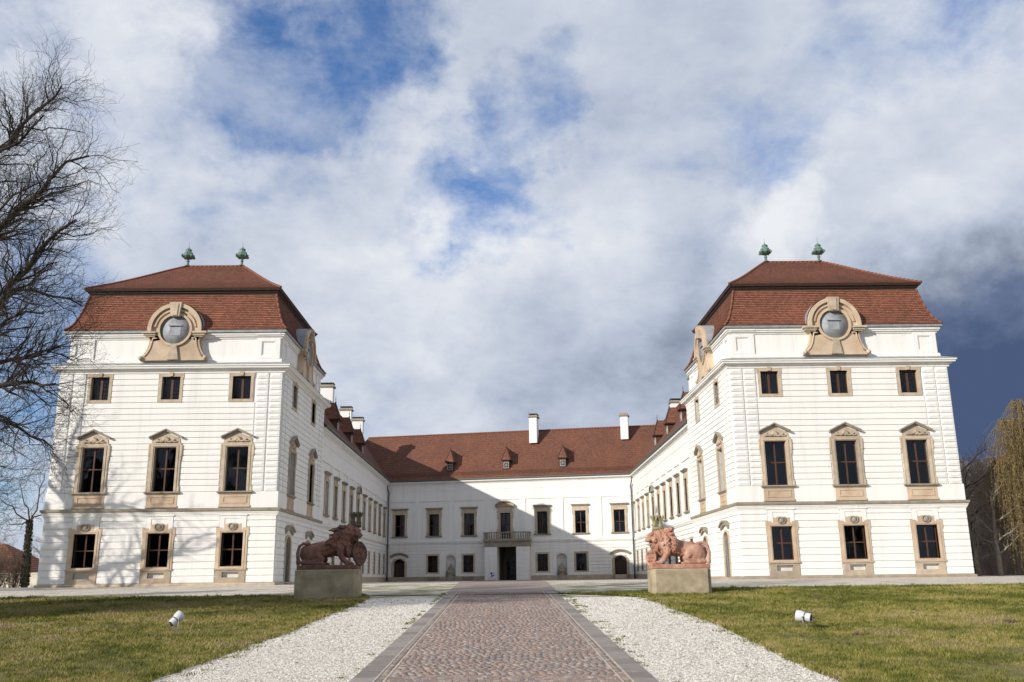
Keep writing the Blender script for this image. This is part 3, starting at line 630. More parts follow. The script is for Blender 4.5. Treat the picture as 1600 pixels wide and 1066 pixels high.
def arched_door(w=.66, h=2.12, rise=.36, hood=True, tall=False):
    """half width w; stone surround fills the square opening's corners"""
    n = 10; O = arch(w+.27, h, rise+.10, n); I = arch(w, h, rise, n); mb = MB(); mb.ring(O, I, -.08, .3)
    H = h+rise; top = [(w, h+rise+.0)]
    sp = MB(); A = [(x, z) for x, z in arch(w, h, rise, n)][2:]
    for (a, b) in zip(A[:-1], A[1:]): mb.add([(a[0], .0, a[1]), (b[0], .0, b[1]), (b[0], .0, H+.01), (a[0], .0, H+.01)], [(0, 3, 2, 1)])
    K = []
    if hood:
        hd = MB(); r = 1.9; a0 = math.asin(min(1, (w+.42)/r)); zc = h+rise+.58-r
        o = [((r+.12)*sin(-a0+2*a0*i/n), zc+(r+.12)*cos(-a0+2*a0*i/n)) for i in range(n+1)]; i_ = [(r*sin(-a0+2*a0*i/n), zc+r*cos(-a0+2*a0*i/n)) for i in range(n+1)]
        hd.ring(o, i_, -.26, .02, False); o2 = [(x*.96, z-.10) for x, z in o]; i2 = [(x*.94, z-.16) for x, z in i_]; hd.ring(o2, i2, -.16, .02, False)
        K.append(Node('hood', hd.mesh('hood', 'weathered_stone')))
    dl = MB(); lm = {}
    for sg in (-1, 1):
        d = MB(); a, b = (.01, w) if sg > 0 else (-w, -.01)
        d.box(a, b, .24, .29, .0, h-.2)
        for (z0, z1) in ((.15, .8), (.95, 1.85)): d.ring(rect(a+.09, b-.09, z0, z1), rect(a+.15, b-.15, z0+.06, z1-.06), .225, .25)
        K.append(Node('door_leaf', d.mesh('door_leaf', 'dark_timber')))
    fl = MB(); fl.box(-w, w, .23, .30, h-.2, h-.1)
    for k in range(-2, 3): fl.box(k*w/3-.015, k*w/3+.015, .24, .28, h-.1, H)
    K.append(Node('fanlight', fl.mesh('fanlight', 'dark_timber')))
    g = MB(); g.box(-w, w, .26, .265, h-.1, H); K.append(Node('pane', g.mesh('pane', 'glass')))
    K.append(room(2*w, H, 1.5, .32))
    st = MB(); st.box(-w-.3, w+.3, -.35, .02, -.18, 0); K.append(Node('doorstep', st.mesh('doorstep', 'plinth_stone')))
    return Node('door', mb.mesh('door', 'sandstone'), kids=K)
P_GRAND, P_GROUND, P_ATTIC = grand_window(), ground_window(), attic_window()
P_FAC = facade_window(); P_FACC = [facade_window(curtain=c) for c in ([(.05, .6, 0, 2.5)], [(-.25, .6, 0, 2.5)], [(-.6, .6, 1.2, 2.5), (-.6, -.25, 0, 1.2), (.25, .6, 0, 1.2)])]
P_WING = facade_window(1.15, 2.5); P_WINGS = facade_window(1.15, 2.5, shell=True); P_PLAIN = plain_window(); P_WPLAIN = plain_window(1.15, 2.05)
P_DOOR = arched_door(); P_TDOOR = arched_door(.62, 2.35, .42); P_TWIN = arched_door(.58, 2.3, .4)

# ------------------------------------------------------------------ walls
class Face:
    def __init__(s, A, B): s.A = Vector((A[0], A[1], 0)); d = Vector((B[0]-A[0], B[1]-A[1], 0)); s.L = d.length; s.u = d/s.L; s.n = Vector((s.u.y, -s.u.x, 0)); s.rot = atan2(s.u.y, s.u.x)
    def p(s, a, d=0., z=0.): q = s.A+s.u*a+s.n*d; return Vector((q.x, q.y, z))
def wall_sheet(mb, L, z0, z1, ops, depth=.30):
    xs = sorted({0, L, *[o[0] for o in ops], *[o[1] for o in ops]}); zs = sorted({z0, z1, *[o[2] for o in ops], *[o[3] for o in ops]})
    for a, b in zip(xs[:-1], xs[1:]):
        for c, d in zip(zs[:-1], zs[1:]):
            mx, mz = (a+b)/2, (c+d)/2
            if any(o[0] < mx < o[1] and o[2] < mz < o[3] for o in ops): continue
            mb.add([(a, 0, c), (b, 0, c), (b, 0, d), (a, 0, d)], [(0, 1, 2, 3)])
    for o in ops:
        a, b, c, d = o; mb.add([(a, 0, c), (b, 0, c), (b, 0, d), (a, 0, d), (a, depth, c), (b, depth, c), (b, depth, d), (a, depth, d)], [(0, 4, 5, 1), (1, 5, 6, 2), (2, 6, 7, 3), (3, 7, 4, 0)])
BANDS = {}
def band(parent, f, base, a, b, z0, z1, name='wall_band', d=.05):
    key = (round(b-a, 3), round(z1-z0, 3), d)
    if key not in BANDS:
        mb = MB(); mb.bbox(0, key[0], -d, .01, 0, key[1], .012); BANDS[key] = mb.mesh('wall_band', 'white_render')
    link(name, BANDS[key], parent, f.p(a, 0, z0)-base, f.rot)
QB = {}
def quoin(parent, f, base, a, b, z0, z1):
    key = (round(b-a, 3), round(z1-z0, 3))
    if key not in QB:
        mb = MB(); w, h = key; d = .07
        mb.add([(0, .01, 0), (w, .01, 0), (w, .01, h), (0, .01, h), (0, -d, 0), (w, -d, 0), (w, -d, h), (0, -d, h), (.03, -d, .03), (w-.03, -d, .03), (w-.03, -d, h-.03), (.03, -d, h-.03), (h*.5, -d-.032, h/2), (w-h*.5, -d-.032, h/2)],
               [(0, 1, 5, 4), (1, 2, 6, 5), (2, 3, 7, 6), (3, 0, 4, 7), (4, 5, 9, 8), (5, 6, 10, 9), (6, 7, 11, 10), (7, 4, 8, 11), (8, 9, 13, 12), (9, 10, 13), (10, 11, 12, 13), (11, 8, 12)])
        QB[key] = mb.mesh('quoin_block', 'white_render')
    link('quoin_block', QB[key], parent, f.p(a, 0, z0)-base, f.rot)
def sweep(mb, pts, prof, closed=False):
    """sweep a profile (outward d, z) along plan points with outward to the right of travel; mitred"""
    n = len(pts); V = []; m = len(prof)
    for i in range(n):
        p = Vector(pts[i][:2])
        def nrm(a, b): d = (Vector(b[:2])-Vector(a[:2])).normalized(); return Vector((d.y, -d.x))
        if closed or 0 < i < n-1:
            n1 = nrm(pts[i-1], pts[i]); n2 = nrm(pts[i], pts[(i+1) % n]); b = (n1+n2); b = b/(b.dot(n1))
        elif i == 0: b = nrm(pts[0], pts[1])
        else: b = nrm(pts[-2], pts[-1])
        for d, z in prof: q = p+b*d; V.append((q.x, q.y, z))
    F = []
    for i in range(n if closed else n-1):
        j = (i+1) % n
        for k in range(m): k2 = (k+1) % m; F.append((i*m+k, j*m+k, j*m+k2, i*m+k2))
    if not closed: F.append(tuple(range(m))[::-1]); F.append(tuple((n-1)*m+k for k in range(m)))
    mb.add(V, F)
def shift(mb, base): mb.v = [(x-base.x, y-base.y, z-base.z) for x, y, z in mb.v]; return mb

# stepped tile courses on a hipped roof: profile rows of (inset x, inset y, z)
def hip_tiles(mb, x0, x1, y0, y1, prof, th=.028):
    vv = 0
    for (a, b, z), (a2, b2, z2) in zip(prof[:-1], prof[1:]):
        dl = hypot(max(a2-a, b2-b), z2-z); nx = th*(z2-z)/dl; nz = th*max(a2-a, b2-b)/dl
        lo = [(x0+a-nx, y0+b-nx, z+nz), (x1-a+nx, y0+b-nx, z+nz), (x1-a+nx, y1-b+nx, z+nz), (x0+a-nx, y1-b+nx, z+nz)]
        li = [(x0+a, y0+b, z), (x1-a, y0+b, z), (x1-a, y1-b, z), (x0+a, y1-b, z)]
        hi = [(x0+a2, y0+b2, z2), (x1-a2, y0+b2, z2), (x1-a2, y1-b2, z2), (x0+a2, y1-b2, z2)]
        for k in range(4):
            j = (k+1) % 4; A, B, C, D = lo[k], lo[j], hi[j], hi[k]
            ax = 0 if k % 2 == 0 else 1; u = [q[ax] for q in (A, B, C, D)]
            mb.quad(A, B, C, D, uv=[(u[0], vv), (u[1], vv), (u[2], vv+.145), (u[3], vv+.145)])
            mb.quad(li[k], li[j], B, A, uv=[(u[0], vv), (u[1], vv), (u[1], vv+.01), (u[0], vv+.01)])
        vv += .145
def ridge_tiles(mb, pts, r=.085, step=.30):
    for a, b in zip(pts[:-1], pts[1:]):
        a, b = Vector(a), Vector(b); n = max(1, int((b-a).length/step))
        for i in range(n):
            p, q = a.lerp(b, i/n), a.lerp(b, (i+1)/n); mb.tube([p, q], [r*1.12, r*.82], 7)

def scroll_dormer(parent, f, s0, base):
    """round lead-covered opening in a scrolled stone surround, backed by a lead barrel running into the mansard"""
    zc, R = 15.36, .92; loc = f.p(s0, 0, 0)-base; y0 = -.38
    mb = MB(); n = 28
    ang = [-.70+2*pi*.0+ (2*pi)*i/n for i in range(n)]
    ring_o, ring_i = [], []
    for i in range(n+1):
        a = radians(-38)+radians(256)*i/n; ring_o.append((1.60*cos(a), zc+.02+1.60*sin(a))); ring_i.append((R+.10 and (R+.12)*cos(a), zc+(R+.12)*sin(a)))
    ring_o[0] = (1.62, 14.98); ring_o[-1] = (-1.62, 14.98)
    mb.ring(ring_o[::-1], ring_i[::-1], y0, y0+.75, False)
    o2 = [(1.66*cos(radians(-10+200*i/n)), zc+.02+1.66*sin(radians(-10+200*i/n))) for i in range(n+1)]; i2 = [(1.42*cos(radians(-10+200*i/n)), zc+.02+1.42*sin(radians(-10+200*i/n))) for i in range(n+1)]
    mb.ring(o2[::-1], i2[::-1], y0-.20, y0+.1, False)
    o3 = [((R+.14)*cos(2*pi*i/32), zc+(R+.14)*sin(2*pi*i/32)) for i in range(32)]; i3 = [(R*cos(2*pi*i/32), zc+R*sin(2*pi*i/32)) for i in range(32)]
    mb.ring(o3, i3, y0-.12, y0+.39)
    o4 = [(1.30*cos(radians(8+164*i/n)), zc+1.30*sin(radians(8+164*i/n))) for i in range(n+1)]; i4 = [(1.2*cos(radians(8+164*i/n)), zc+1.2*sin(radians(8+164*i/n))) for i in range(n+1)]
    mb.ring(o4[::-1], i4[::-1], y0-.10, y0+.1, False)
    S_ = link('oculus_dormer', mb.mesh('oculus_dormer', 'pale_sandstone'), parent, loc, f.rot)
    for sg in (-1, 1):
        m = MB(); pts = [(.10, 13.42), (2.05, 13.42), (2.02, 13.62), (1.86, 13.78), (1.66, 14.10), (1.55, 14.50), (1.50, 14.98), (.86, 14.98)]
        arcp = [((R+.12)*cos(radians(-a)), zc-(R+.12)*sin(radians(a))) for a in range(24, 84, 8)]
        pts = pts[:-1]+[(1.0, 14.98)]+arcp+[(.10, 14.36)]
        pts = [(sg*x, z) for x, z in pts]; m.prism(pts if sg > 0 else pts[::-1], y0, y0+.42)
        rim = [(1.78, 13.66), (1.60, 13.86), (1.44, 14.2), (1.36, 14.55), (1.32, 14.82)]
        m.tube([(sg*x, y0-.02, z) for x, z in rim], .05, 6); m.tube([(sg*1.32, y0-.02, 14.82), (sg*1.05, y0-.02, 14.82)], .05, 6)
        m.tube([(sg*1.97, y0-.14, 13.56), (sg*1.97, y0, 13.56)], .13, 10)
        link('scroll', m.mesh('scroll', 'pale_sandstone'), S_)
        c = MB(); c.box(*sorted((sg*1.12, sg*1.98)), y0-.24, y0+.42, 15.10, 15.22); c.box(*sorted((sg*1.16, sg*1.86)), y0-.15, y0+.42, 14.98, 15.10); c.box(*sorted((sg*1.2, sg*1.74)), y0-.08, y0+.42, 14.90, 14.98)
        link('impost', c.mesh('impost', 'sandstone'), S_)
    m = MB(); m.prism([(-.34, 13.45), (.34, 13.45), (.17, 14.42), (-.17, 14.42)], y0-.13, y0+.41); link('pendant', m.mesh('pendant', 'sandstone'), S_)
    m = MB(); m.prism([(-.27, zc+R-.10), (.27, zc+R-.10), (.37, zc+1.70), (-.37, zc+1.70)], y0-.30, y0+.2); m.prism([(-.14, zc+R-.06), (.14, zc+R-.06), (.2, zc+1.62), (-.2, zc+1.62)], y0-.35, y0-.29); link('keystone', m.mesh('keystone', 'sandstone'), S_)
    m = MB(); m.lathe([(R, 0), (R, .04), (.001, .04)], 32); m.v = [(x, y0+.05-z, y+zc) for x, y, z in m.v]
    for a in (0, 60, 120, 180, 240, 300): m.tube([(0, y0+.018, zc), (R*cos(radians(a+30)), y0+.018, zc+R*sin(radians(a+30)))], .008, 4)
    pl = link('lead_disc', m.mesh('lead_disc', 'lead'), S_)
    m = MB(); m.ring(rect(-.34, .34, zc-.36, zc+.22), rect(-.325, .325, zc-.345, zc+.205), y0-.01, y0+.03); m.box(-.40, .40, y0-.10, y0+.03, zc+.24, zc+.30); m.box(-.325, .325, y0+.0, y0+.025, zc-.345, zc+.205)
    link('hatch', m.mesh('hatch', 'lead'), S_)
    # barrel roof
    m = MB(); k = 20; rr = 1.72; V = []
    for yy in (y0-.02, y0+.4, y0+.9, y0+1.5, y0+2.2):
        for i in range(k+1):
            a = radians(-14+208*i/k); V.append((rr*cos(a), yy, zc+.02+rr*sin(a)))
    F = [(j*(k+1)+i, j*(k+1)+i+1, (j+1)*(k+1)+i+1, (j+1)*(k+1)+i) for j in range(4) for i in range(k)]
    m.add(V, F, True); link('barrel_roof', m.mesh('barrel_roof', 'lead'), S_)
def copper_finial(parent, loc):
    mb = MB(); mb.lathe([(.20, 0), (.20, .05), (.10, .10), (.08, .30), (.12, .34), (.12, .38), (.07, .42), (.09, .50), (.30, .58), (.44, .68), (.46, .74), (.44, .80), (.33, .86), (.34, .92), (.30, 1.0), (.20, 1.06), (.20, 1.16), (.23, 1.18), (.22, 1.22), (.09, 1.32), (.03, 1.40), (.014, 1.44), (.010, 1.80)], 8, smooth=False)
    for k in range(4):
        a = pi/4+k*pi/2; mb.tube([(.40*cos(a), .40*sin(a), .62), (.49*cos(a), .49*sin(a), .70), (.42*cos(a), .42*sin(a), .82)], [.05, .07, .04], 5)
    obj('finial', mb, 'copper', parent, loc)

# ------------------------------------------------------------------ corner towers
ZS, ZC = 4.22, 12.62
def tower(xi, xo, label, side):
    """side +1: court lies to +x (xi = court face)"""
    xa, xb = min(xi, xo), max(xi, xo); y0, y1 = 55.6, 68.7; xm, ym = (xa+xb)/2, (y0+y1)/2
    base = Vector((xm, y0, 0)); t = empty('corner_tower', base, label, 'building')
    front = Face((xa, y0), (xb, y0)); L = front.L
    court = Face((xb, y0), (xb, y1)) if side > 0 else Face((xa, y1), (xa, y0))
    hid = Face((xa, y1), (xa, y0)) if side > 0 else Face((xb, y0), (xb, y1)); back = Face((xb, y1), (xa, y1))
    for f, kind in ((front, 'f'), (court, 'c'), (hid, 'h'), (back, 'h')):
        ops = []; places = []
        if kind == 'f': cs = [L/2-4.3, L/2, L/2+4.3]
        elif kind == 'c':
            cs = [3.2, 9.2] if side > 0 else [f.L-9.4, f.L-3.3]
        else: cs = []
        blocks = []
        for c in cs:
            ops += [(c-.65, c+.65, 5.42, 8.08), (c-.55, c+.55, 10.98, 12.40)]; places += [(P_GRAND, c, 5.42), (P_ATTIC, c, 10.98)]
            blocks += [(c-1.0, c+1.0, 4.42, 8.40), (c-.78, c+.78, 8.40, 8.75), (c-.75, c+.75, 10.79, 12.62)]
        if kind == 'f':
            for c in cs: ops.append((c-.635, c+.635, 1.08, 3.03)); places.append((P_GROUND, c, 1.08)); blocks += [(c-.92, c+.92, 0, 3.3), (c-.80, c+.80, 3.3, 4.2)]; ops.append((c-.48, c+.48, .46, .78))
        elif kind == 'c':
            for i, c in enumerate(cs):
                pr = P_TDOOR if (i == 0) == (side > 0) else P_TWIN
                w, h = (.62, 2.77) if pr is P_TDOOR else (.58, 2.70); ops.append((c-w, c+w, .12, .12+h)); places.append((pr, c, .12)); blocks += [(c-w-.28, c+w+.28, 0, 3.25), (c-1.0, c+1.0, 3.25, 3.65)]
            c = (cs[0]+cs[1])/2-.3*side; ops_n = (c-.3, c+.3, 2.1, 3.05)
        mb = MB(); wall_sheet(mb, f.L, -.6, ZC, ops); link('wall', mb.mesh('wall', 'white_render'), t, f.p(0)-base, f.rot)
        for pr, c, z in places: place(pr, t, f.p(c, 0, z)-base, f.rot)
        if kind == 'h': continue
        # rusticated courses
        rows = [(.18+.395*i, .18+.395*(i+1)-.045) for i in range(10)]; rows[-1] = (rows[-1][0], 3.98)
        up = [(5.42+.36*i, 5.42+.36*(i+1)-.042) for i in range(20)]
        for (z0, z1) in rows+up:
            q = z0 > 5; lo, hi = (1.66, f.L-1.66) if q else (0.052 if kind == 'c' else 0, f.L-(.052 if kind == 'c' else 0))
            bl = sorted([(a, b) for a, b, c, d in blocks if c < (z0+z1)/2 < d]); x = lo
            for a, b in bl+[(hi, hi)]:
                if a-x > .12: band(t, f, base, x, a, z0, z1)
                x = max(x, b)
            if q:
                for (a, b) in ((.06, .80), (.90, 1.60), (f.L-1.60, f.L-.90), (f.L-.80, f.L-.06)): quoin(t, f, base, a, b, z0, z1)
        # lintel panels above the ground-floor windows
        if kind == 'f':
            for c in cs:
                m = MB(); m.ring(rect(-.78, .78, 3.02, 4.0-.002), rect(-.50, .50, 3.3, 3.84), -.075, .01); m.box(-.50, .50, -.045, .01, 3.3, 3.84); m.box(-.84, .84, -.12, .01, 4.0, 4.06)
                link('lintel_panel', m.mesh('lintel_panel', 'white_render'), t, f.p(c)-base, f.rot)
        else:
            m = MB(); O = arch(.30, 2.7, .30, 8, 2.0); I = [(x*.8, 2.06 if z < 2.2 else z-.05) for x, z in O]; m.prism(O, -.075, .01)
            link('blind_niche', m.mesh('blind_niche', 'white_render'), t, f.p((cs[0]+cs[1])/2+.0)-base, f.rot)
        # lightning conductor and drain seams
    ring = [(xa, y0), (xb, y0), (xb, y1), (xa, y1)]
    def trim(name, prof, mat):
        m = MB(); sweep(m, ring, prof, True); obj(name, shift(m, base), mat, t)
    trim('plinth', [(.0, -.5), (.12, -.5), (.12, .10), (.085, .155), (0, .155)], 'plinth_stone')
    trim('moulding', [(0, 3.99), (.06, 3.99), (.06, 4.04), (.10, 4.08), (.10, 4.13), (.14, 4.18), (.14, 4.22), (0, 4.22)], 'white_render')
    trim('string_course', [(0, 4.222), (.14, 4.222), (.20, 4.30), (.22, 4.38), (.22, 4.42), (0, 4.45)], 'weathered_stone')
    trim('dado', [(0, 4.452), (.05, 4.452), (.05, 5.38), (.035, 5.40), (0, 5.40)], 'white_render')
    trim('cornice', [(0, 12.60), (.08, 12.60), (.10, 12.70), (.20, 12.78), (.22, 12.84), (.38, 12.86), (.40, 12.95), (.46, 12.98), (.46, 13.06), (0, 13.10)], 'white_render')
    trim('cornice_flashing', [(-.4, 13.10), (0, 13.102), (.46, 13.062), (.48, 13.062), (.48, 13.085), (.1, 13.22), (-.4, 13.40)], 'zinc')
    ai = .30; at = [(xa+ai, y0+ai), (xb-ai, y0+ai), (xb-ai, y1-ai), (xa+ai, y1-ai)]
    m = MB(); sweep(m, at, [(-.4, 13.2), (.0, 13.2), (0, 15.0), (-.4, 15.0)], True); obj('attic_wall', shift(m, base), 'white_render', t)
    m = MB(); sweep(m, at, [(0, 13.3), (.09, 13.3), (.09, 13.50), (.05, 13.54), (0, 13.54)], True)
    sweep(m, at, [(0, 14.84), (.05, 14.84), (.06, 14.90), (.16, 14.96), (.16, 15.04), (.22, 15.06), (.22, 15.15), (0, 15.15)], True); obj('attic_cornice', shift(m, base), 'white_render', t)
    m = MB(); sweep(m, at, [(0, 15.155), (.24, 15.155), (.32, 15.2), (.32, 15.34), (.29, 15.34), (.27, 15.22), (0, 15.24)], True); obj('gutter', shift(m, base), 'zinc', t)
    for f2, A in ((front, (xa+ai, xb-ai)), (court, None)):
        f = Face((xa+ai, y0+ai), (xb-ai, y0+ai)) if A else (Face((xb-ai, y0+ai), (xb-ai, y1-ai)) if side > 0 else Face((xa+ai, y1-ai), (xa+ai, y0+ai)))
        for c in (.78, f.L-.78):
            m = MB(); m.ring(rect(-.72, .72, 13.54, 14.84), rect(-.42, .42, 13.74, 14.66), -.07, .01); m.ring(rect(-.42, .42, 13.74, 14.66), rect(-.37, .37, 13.79, 14.61), -.04, .01)
            m.box(-.78, .78, -.235, .0, 15.045, 15.148)
            link('attic_pier', m.mesh('attic_pier', 'white_render'), t, f.p(c)-base, f.rot)
        scroll_dormer(t, f, f.L/2, base)
    # mansard
    def prof(k=20):
        P = []
        for i in range(k+1):
            s = i/k; z = 15.36+2.56*s; ins = -.04+1.06*(s**.62)*(1-.10*s); P.append((ins, ins, z))
        return P
    m = MB(); hip_tiles(m, xa, xb, y0, y1, prof()); obj('mansard_roof', shift(m, base), 'roof_tile', t)
    p = prof(); m = MB()
    for sx, sy in ((0, 0), (1, 0), (1, 1), (0, 1)):
        ridge_tiles(m, [((xa+a if not sx else xb-a), (y0+a if not sy else y1-a), z+.03) for a, _, z in p[::3]+[p[-1]]], .075, .28)
    # upper roof
    zi, zt = 18.28, 21.75; ii = .62; hx = (xb-xa)/2-2.0; hy = (y1-y0)/2
    Q = []
    for i in range(27):
        s = i/26; e = s - .05*sin(pi*s)*(1-s); Q.append((ii+(hx-ii)*s, ii+(hy-.02-ii)*s, zi+(zt-zi)*e))
    m2 = MB(); hip_tiles(m2, xa, xb, y0, y1, Q); obj('upper_roof', shift(m2, base), 'roof_tile', t)
    for sx, sy in ((0, 0), (1, 0), (1, 1), (0, 1)):
        ridge_tiles(m, [((xa+a if not sx else xb-a), (y0+b if not sy else y1-b), z+.03) for a, b, z in Q[::2]], .085, .30)
    ridge_tiles(m, [(xa+hx, ym, zt+.03), (xb-hx, ym, zt+.03)], .09, .30)
    obj('ridge_tiles', shift(m, base), 'ridge_tile', t, kind='stuff')
    m = MB(); b = 1.0; rr = [(xa+b, y0+b), (xb-b, y0+b), (xb-b, y1-b), (xa+b, y1-b)]
    sweep(m, rr, [(-.3, 17.86), (.10, 17.86), (.12, 17.98), (.2, 18.02), (.2, 18.10), (.32, 18.14), (.36, 18.24), (.36, 18.27), (-.3, 18.27)], True); obj('roof_cornice', shift(m, base), 'dark_timber', t)
    for x in (xa+hx+.1, xb-hx-.1): copper_finial(t, Vector((x, ym, zt+.05))-base)
    return t
TL = tower(-12.66, -26.28, 'white three-storey tower with red mansard roof, half behind bare branches, behind the darker lion', 1)
TR = tower(14.68, 28.27, 'white three-storey tower with red mansard roof beside the weeping willow, free of branches', -1)

# ------------------------------------------------------------------ long roofs, chimneys, dormers
def gable_roof(parent, base, f, s0, s1, eave_d, ridge_d, back_d, ze, zr, mat='roof_tile_large', rows=26, hips=(0, 0), name='roof'):
    m = MB(); v = 0
    for side in (0, 1):
        de = eave_d if side == 0 else back_d
        for i in range(rows):
            t0, t1 = i/rows, (i+1)/rows
            fl = lambda t: t - .05*sin(pi*t)*(1-t)
            A, B = f.p(s0+hips[0]*t0, de+(ridge_d-de)*t0, ze+(zr-ze)*fl(t0)+.022), f.p(s1-hips[1]*t0, de+(ridge_d-de)*t0, ze+(zr-ze)*fl(t0)+.022)
            C, D = f.p(s1-hips[1]*t1, de+(ridge_d-de)*t1, ze+(zr-ze)*fl(t1)), f.p(s0+hips[0]*t1, de+(ridge_d-de)*t1, ze+(zr-ze)*fl(t1))
            A0, B0 = A-Vector((0, 0, .022)), B-Vector((0, 0, .022)); vv = i*.32
            if side == 0: m.quad(A, B, C, D, uv=[(s0, vv), (s1, vv), (s1, vv+.32), (s0, vv+.32)]); m.quad(A0, B0, B, A, uv=[(s0, vv)]*4)
            else: m.quad(B, A, D, C, uv=[(s1, vv), (s0, vv), (s0, vv+.32), (s1, vv+.32)]); m.quad(B0, A0, A, B, uv=[(s0, vv)]*4)
    r = obj(name, shift(m, base), mat, parent)
    m = MB(); ridge_tiles(m, [f.p(s0+hips[0], ridge_d, zr+.02), f.p(s1-hips[1], ridge_d, zr+.02)], .11, .36); link('ridge_tiles', shift(m, base).mesh('ridge_tiles', 'ridge_tile'), r, kind='stuff')
    return r
def chimney(parent, base, c, rot, z0, z1, w=1.0, d=.8, cap=True):
    loc = Vector((c.x, c.y, z0))-base; h = z1-z0; m = MB(); m.box(-w/2, w/2, -d/2, d/2, 0, h-.42)
    o = link('chimney', m.mesh('chimney', 'white_render'), parent, loc, rot)
    m = MB(); sq = lambda e: [(-w/2-e, -d/2-e), (w/2+e, -d/2-e), (w/2+e, d/2+e), (-w/2-e, d/2+e)]
    for e, a, b in ((.07, h-.42, h-.34), (.13, h-.34, h-.22), (.04, h-.22, h-.12)):
        m.box(-w/2-e, w/2+e, -d/2-e, d/2+e, a, b)
    link('chimney_moulding', m.mesh('chimney_moulding', 'weathered_stone'), o)
    m = MB()
    if cap:
        for sx in (-1, 1):
            for sy in (-1, 1): m.box(*sorted((sx*(w/2-.08), sx*(w/2+.0))), *sorted((sy*(d/2-.08), sy*d/2)), h-.12, h+.02)
        m.box(-w/2-.05, w/2+.05, -d/2-.05, d/2+.05, h+.02, h+.08)
    else: m.box(-w/2-.02, w/2+.02, -d/2-.02, d/2+.02, h-.12, h-.02)
    link('chimney_cap', m.mesh('chimney_cap', 'gutter_metal' if cap else 'weathered_stone'), o)
def dormer(parent, base, f, s0, d0, z0, slope, zr=None):
    """little timber dormer; d0 outward offset of its front, slope = rise per metre inwards"""
    loc = f.p(s0, d0, z0)-base; m = MB()
    w, h = .36, 1.12; dep = lambda z: max(.12, (z)/slope)
    m.add([(-w, 0, -.25), (w, 0, -.25), (w, 0, h), (-w, 0, h), (-w, dep(h)+.3, h), (w, dep(h)+.3, h)], [(0, 1, 2, 3), (1, 5, 2), (0, 3, 4), (3, 2, 5, 4)])
    m.box(-w-.03, w+.03, -.10, .02, .72, h+.04); m.box(-w-.05, w+.05, -.06, .04, -.1, -.03)
    o = link('dormer', m.mesh('dormer', 'brown_wood'), parent, loc, f.rot)
    m = MB(); m.ring(rect(-.30, .30, .0, .70), rect(-.25, .25, .05, .65), -.06, 0); m.box(-.25, .25, -.03, -.01, .32, .36); m.box(-.02, .02, -.03, -.01, .05, .65)
    m.tube([(-.25, -.035, .05), (.25, -.035, .65)], .018, 4); m.tube([(.25, -.035, .05), (-.25, -.035, .65)], .018, 4); link('window', m.mesh('window', 'old_paint'), o)
    m = MB(); m.box(-.25, .25, -.015, -.005, .05, .65); link('pane', m.mesh('pane', 'glass'), o)
    m = MB(); W2 = .54; ap = 2.45; e = .98; yb = ap/slope+.35; ye = e/slope+.3
    A, B = (-W2, -.22, e), (W2, -.22, e); T = (0, .26, ap); Tb = (0, yb, ap); C, D = (W2, ye, e), (-W2, ye, e); UVq = [(0, 0), (.7, 0), (.5, 1.4), (.2, 1.4)]
    m.quad(A, B, T, T, uv=UVq); m.quad(B, C, Tb, T, uv=[(0, 0), (.9, 0), (.9, 1.4), (.4, 1.4)]); m.quad(D, A, T, Tb, uv=[(0, 0), (.9, 0), (.6, 1.4), (.0, 1.4)]); m.quad((-W2, -.22, e-.03), (-W2, ye, e-.03), (W2, ye, e-.03), (W2, -.22, e-.03), uv=UVq)
    link('dormer_roof', m.mesh('dormer_roof', 'roof_tile_large'), o)
    m = MB(); m.box(-W2-.02, W2+.02, -.25, -.20, e-.10, e+.01); m.box(-W2-.02, -W2+.03, -.24, ye, e-.10, e); m.box(W2-.03, W2+.02, -.24, ye, e-.10, e)
    m.tube([A, T], .035, 5); m.tube([B, T], .035, 5); link('bargeboard', m.mesh('bargeboard', 'dark_timber'), o)
    m = MB(); m.lathe([(.05, 0), (.07, .08), (.02, .14), (.02, .3), (.045, .36), (.015, .42), (.012, .62)], 8, c=(0, .26, ap-.03)); link('finial', m.mesh('finial', 'iron'), o)

ZE, ZR = 11.42, 17.5
fA, fB = (-12.89, 110.6), (15.44, 104.3)
def panel_wall(t, base, f, z0, z1, sep, L, head=9.02, strip=.075):
    """upper storey: raised strips that frame sunken panels"""
    m = MB(); m.box(0, L, -strip, .01, head, z1)
    for a, b in sep: m.box(a, b, -strip, .01, z0, head)
    link('panel_frame', m.mesh('panel_frame', 'white_render'), t, f.p(0)-base, f.rot)
def courses(t, base, f, rows, blocks, L, d=.065):
    m = MB()
    for z0, z1 in rows:
        x = 0
        for a, b in sorted([(a, b) for a, b, c, e in blocks if c < (z0+z1)/2 < e])+[(L, L)]:
            if a-x > .05: m.bbox(x, a, -d, .01, z0, z1, .01)
            x = max(x, b)
    link('wall_courses', m.mesh('wall_courses', 'white_render'), t, f.p(0)-base, f.rot, 'stuff')
def strip_trim(t, base, name, pts, prof, mat):
    m = MB(); sweep(m, pts, prof, False); obj(name, shift(m, base), mat, t)

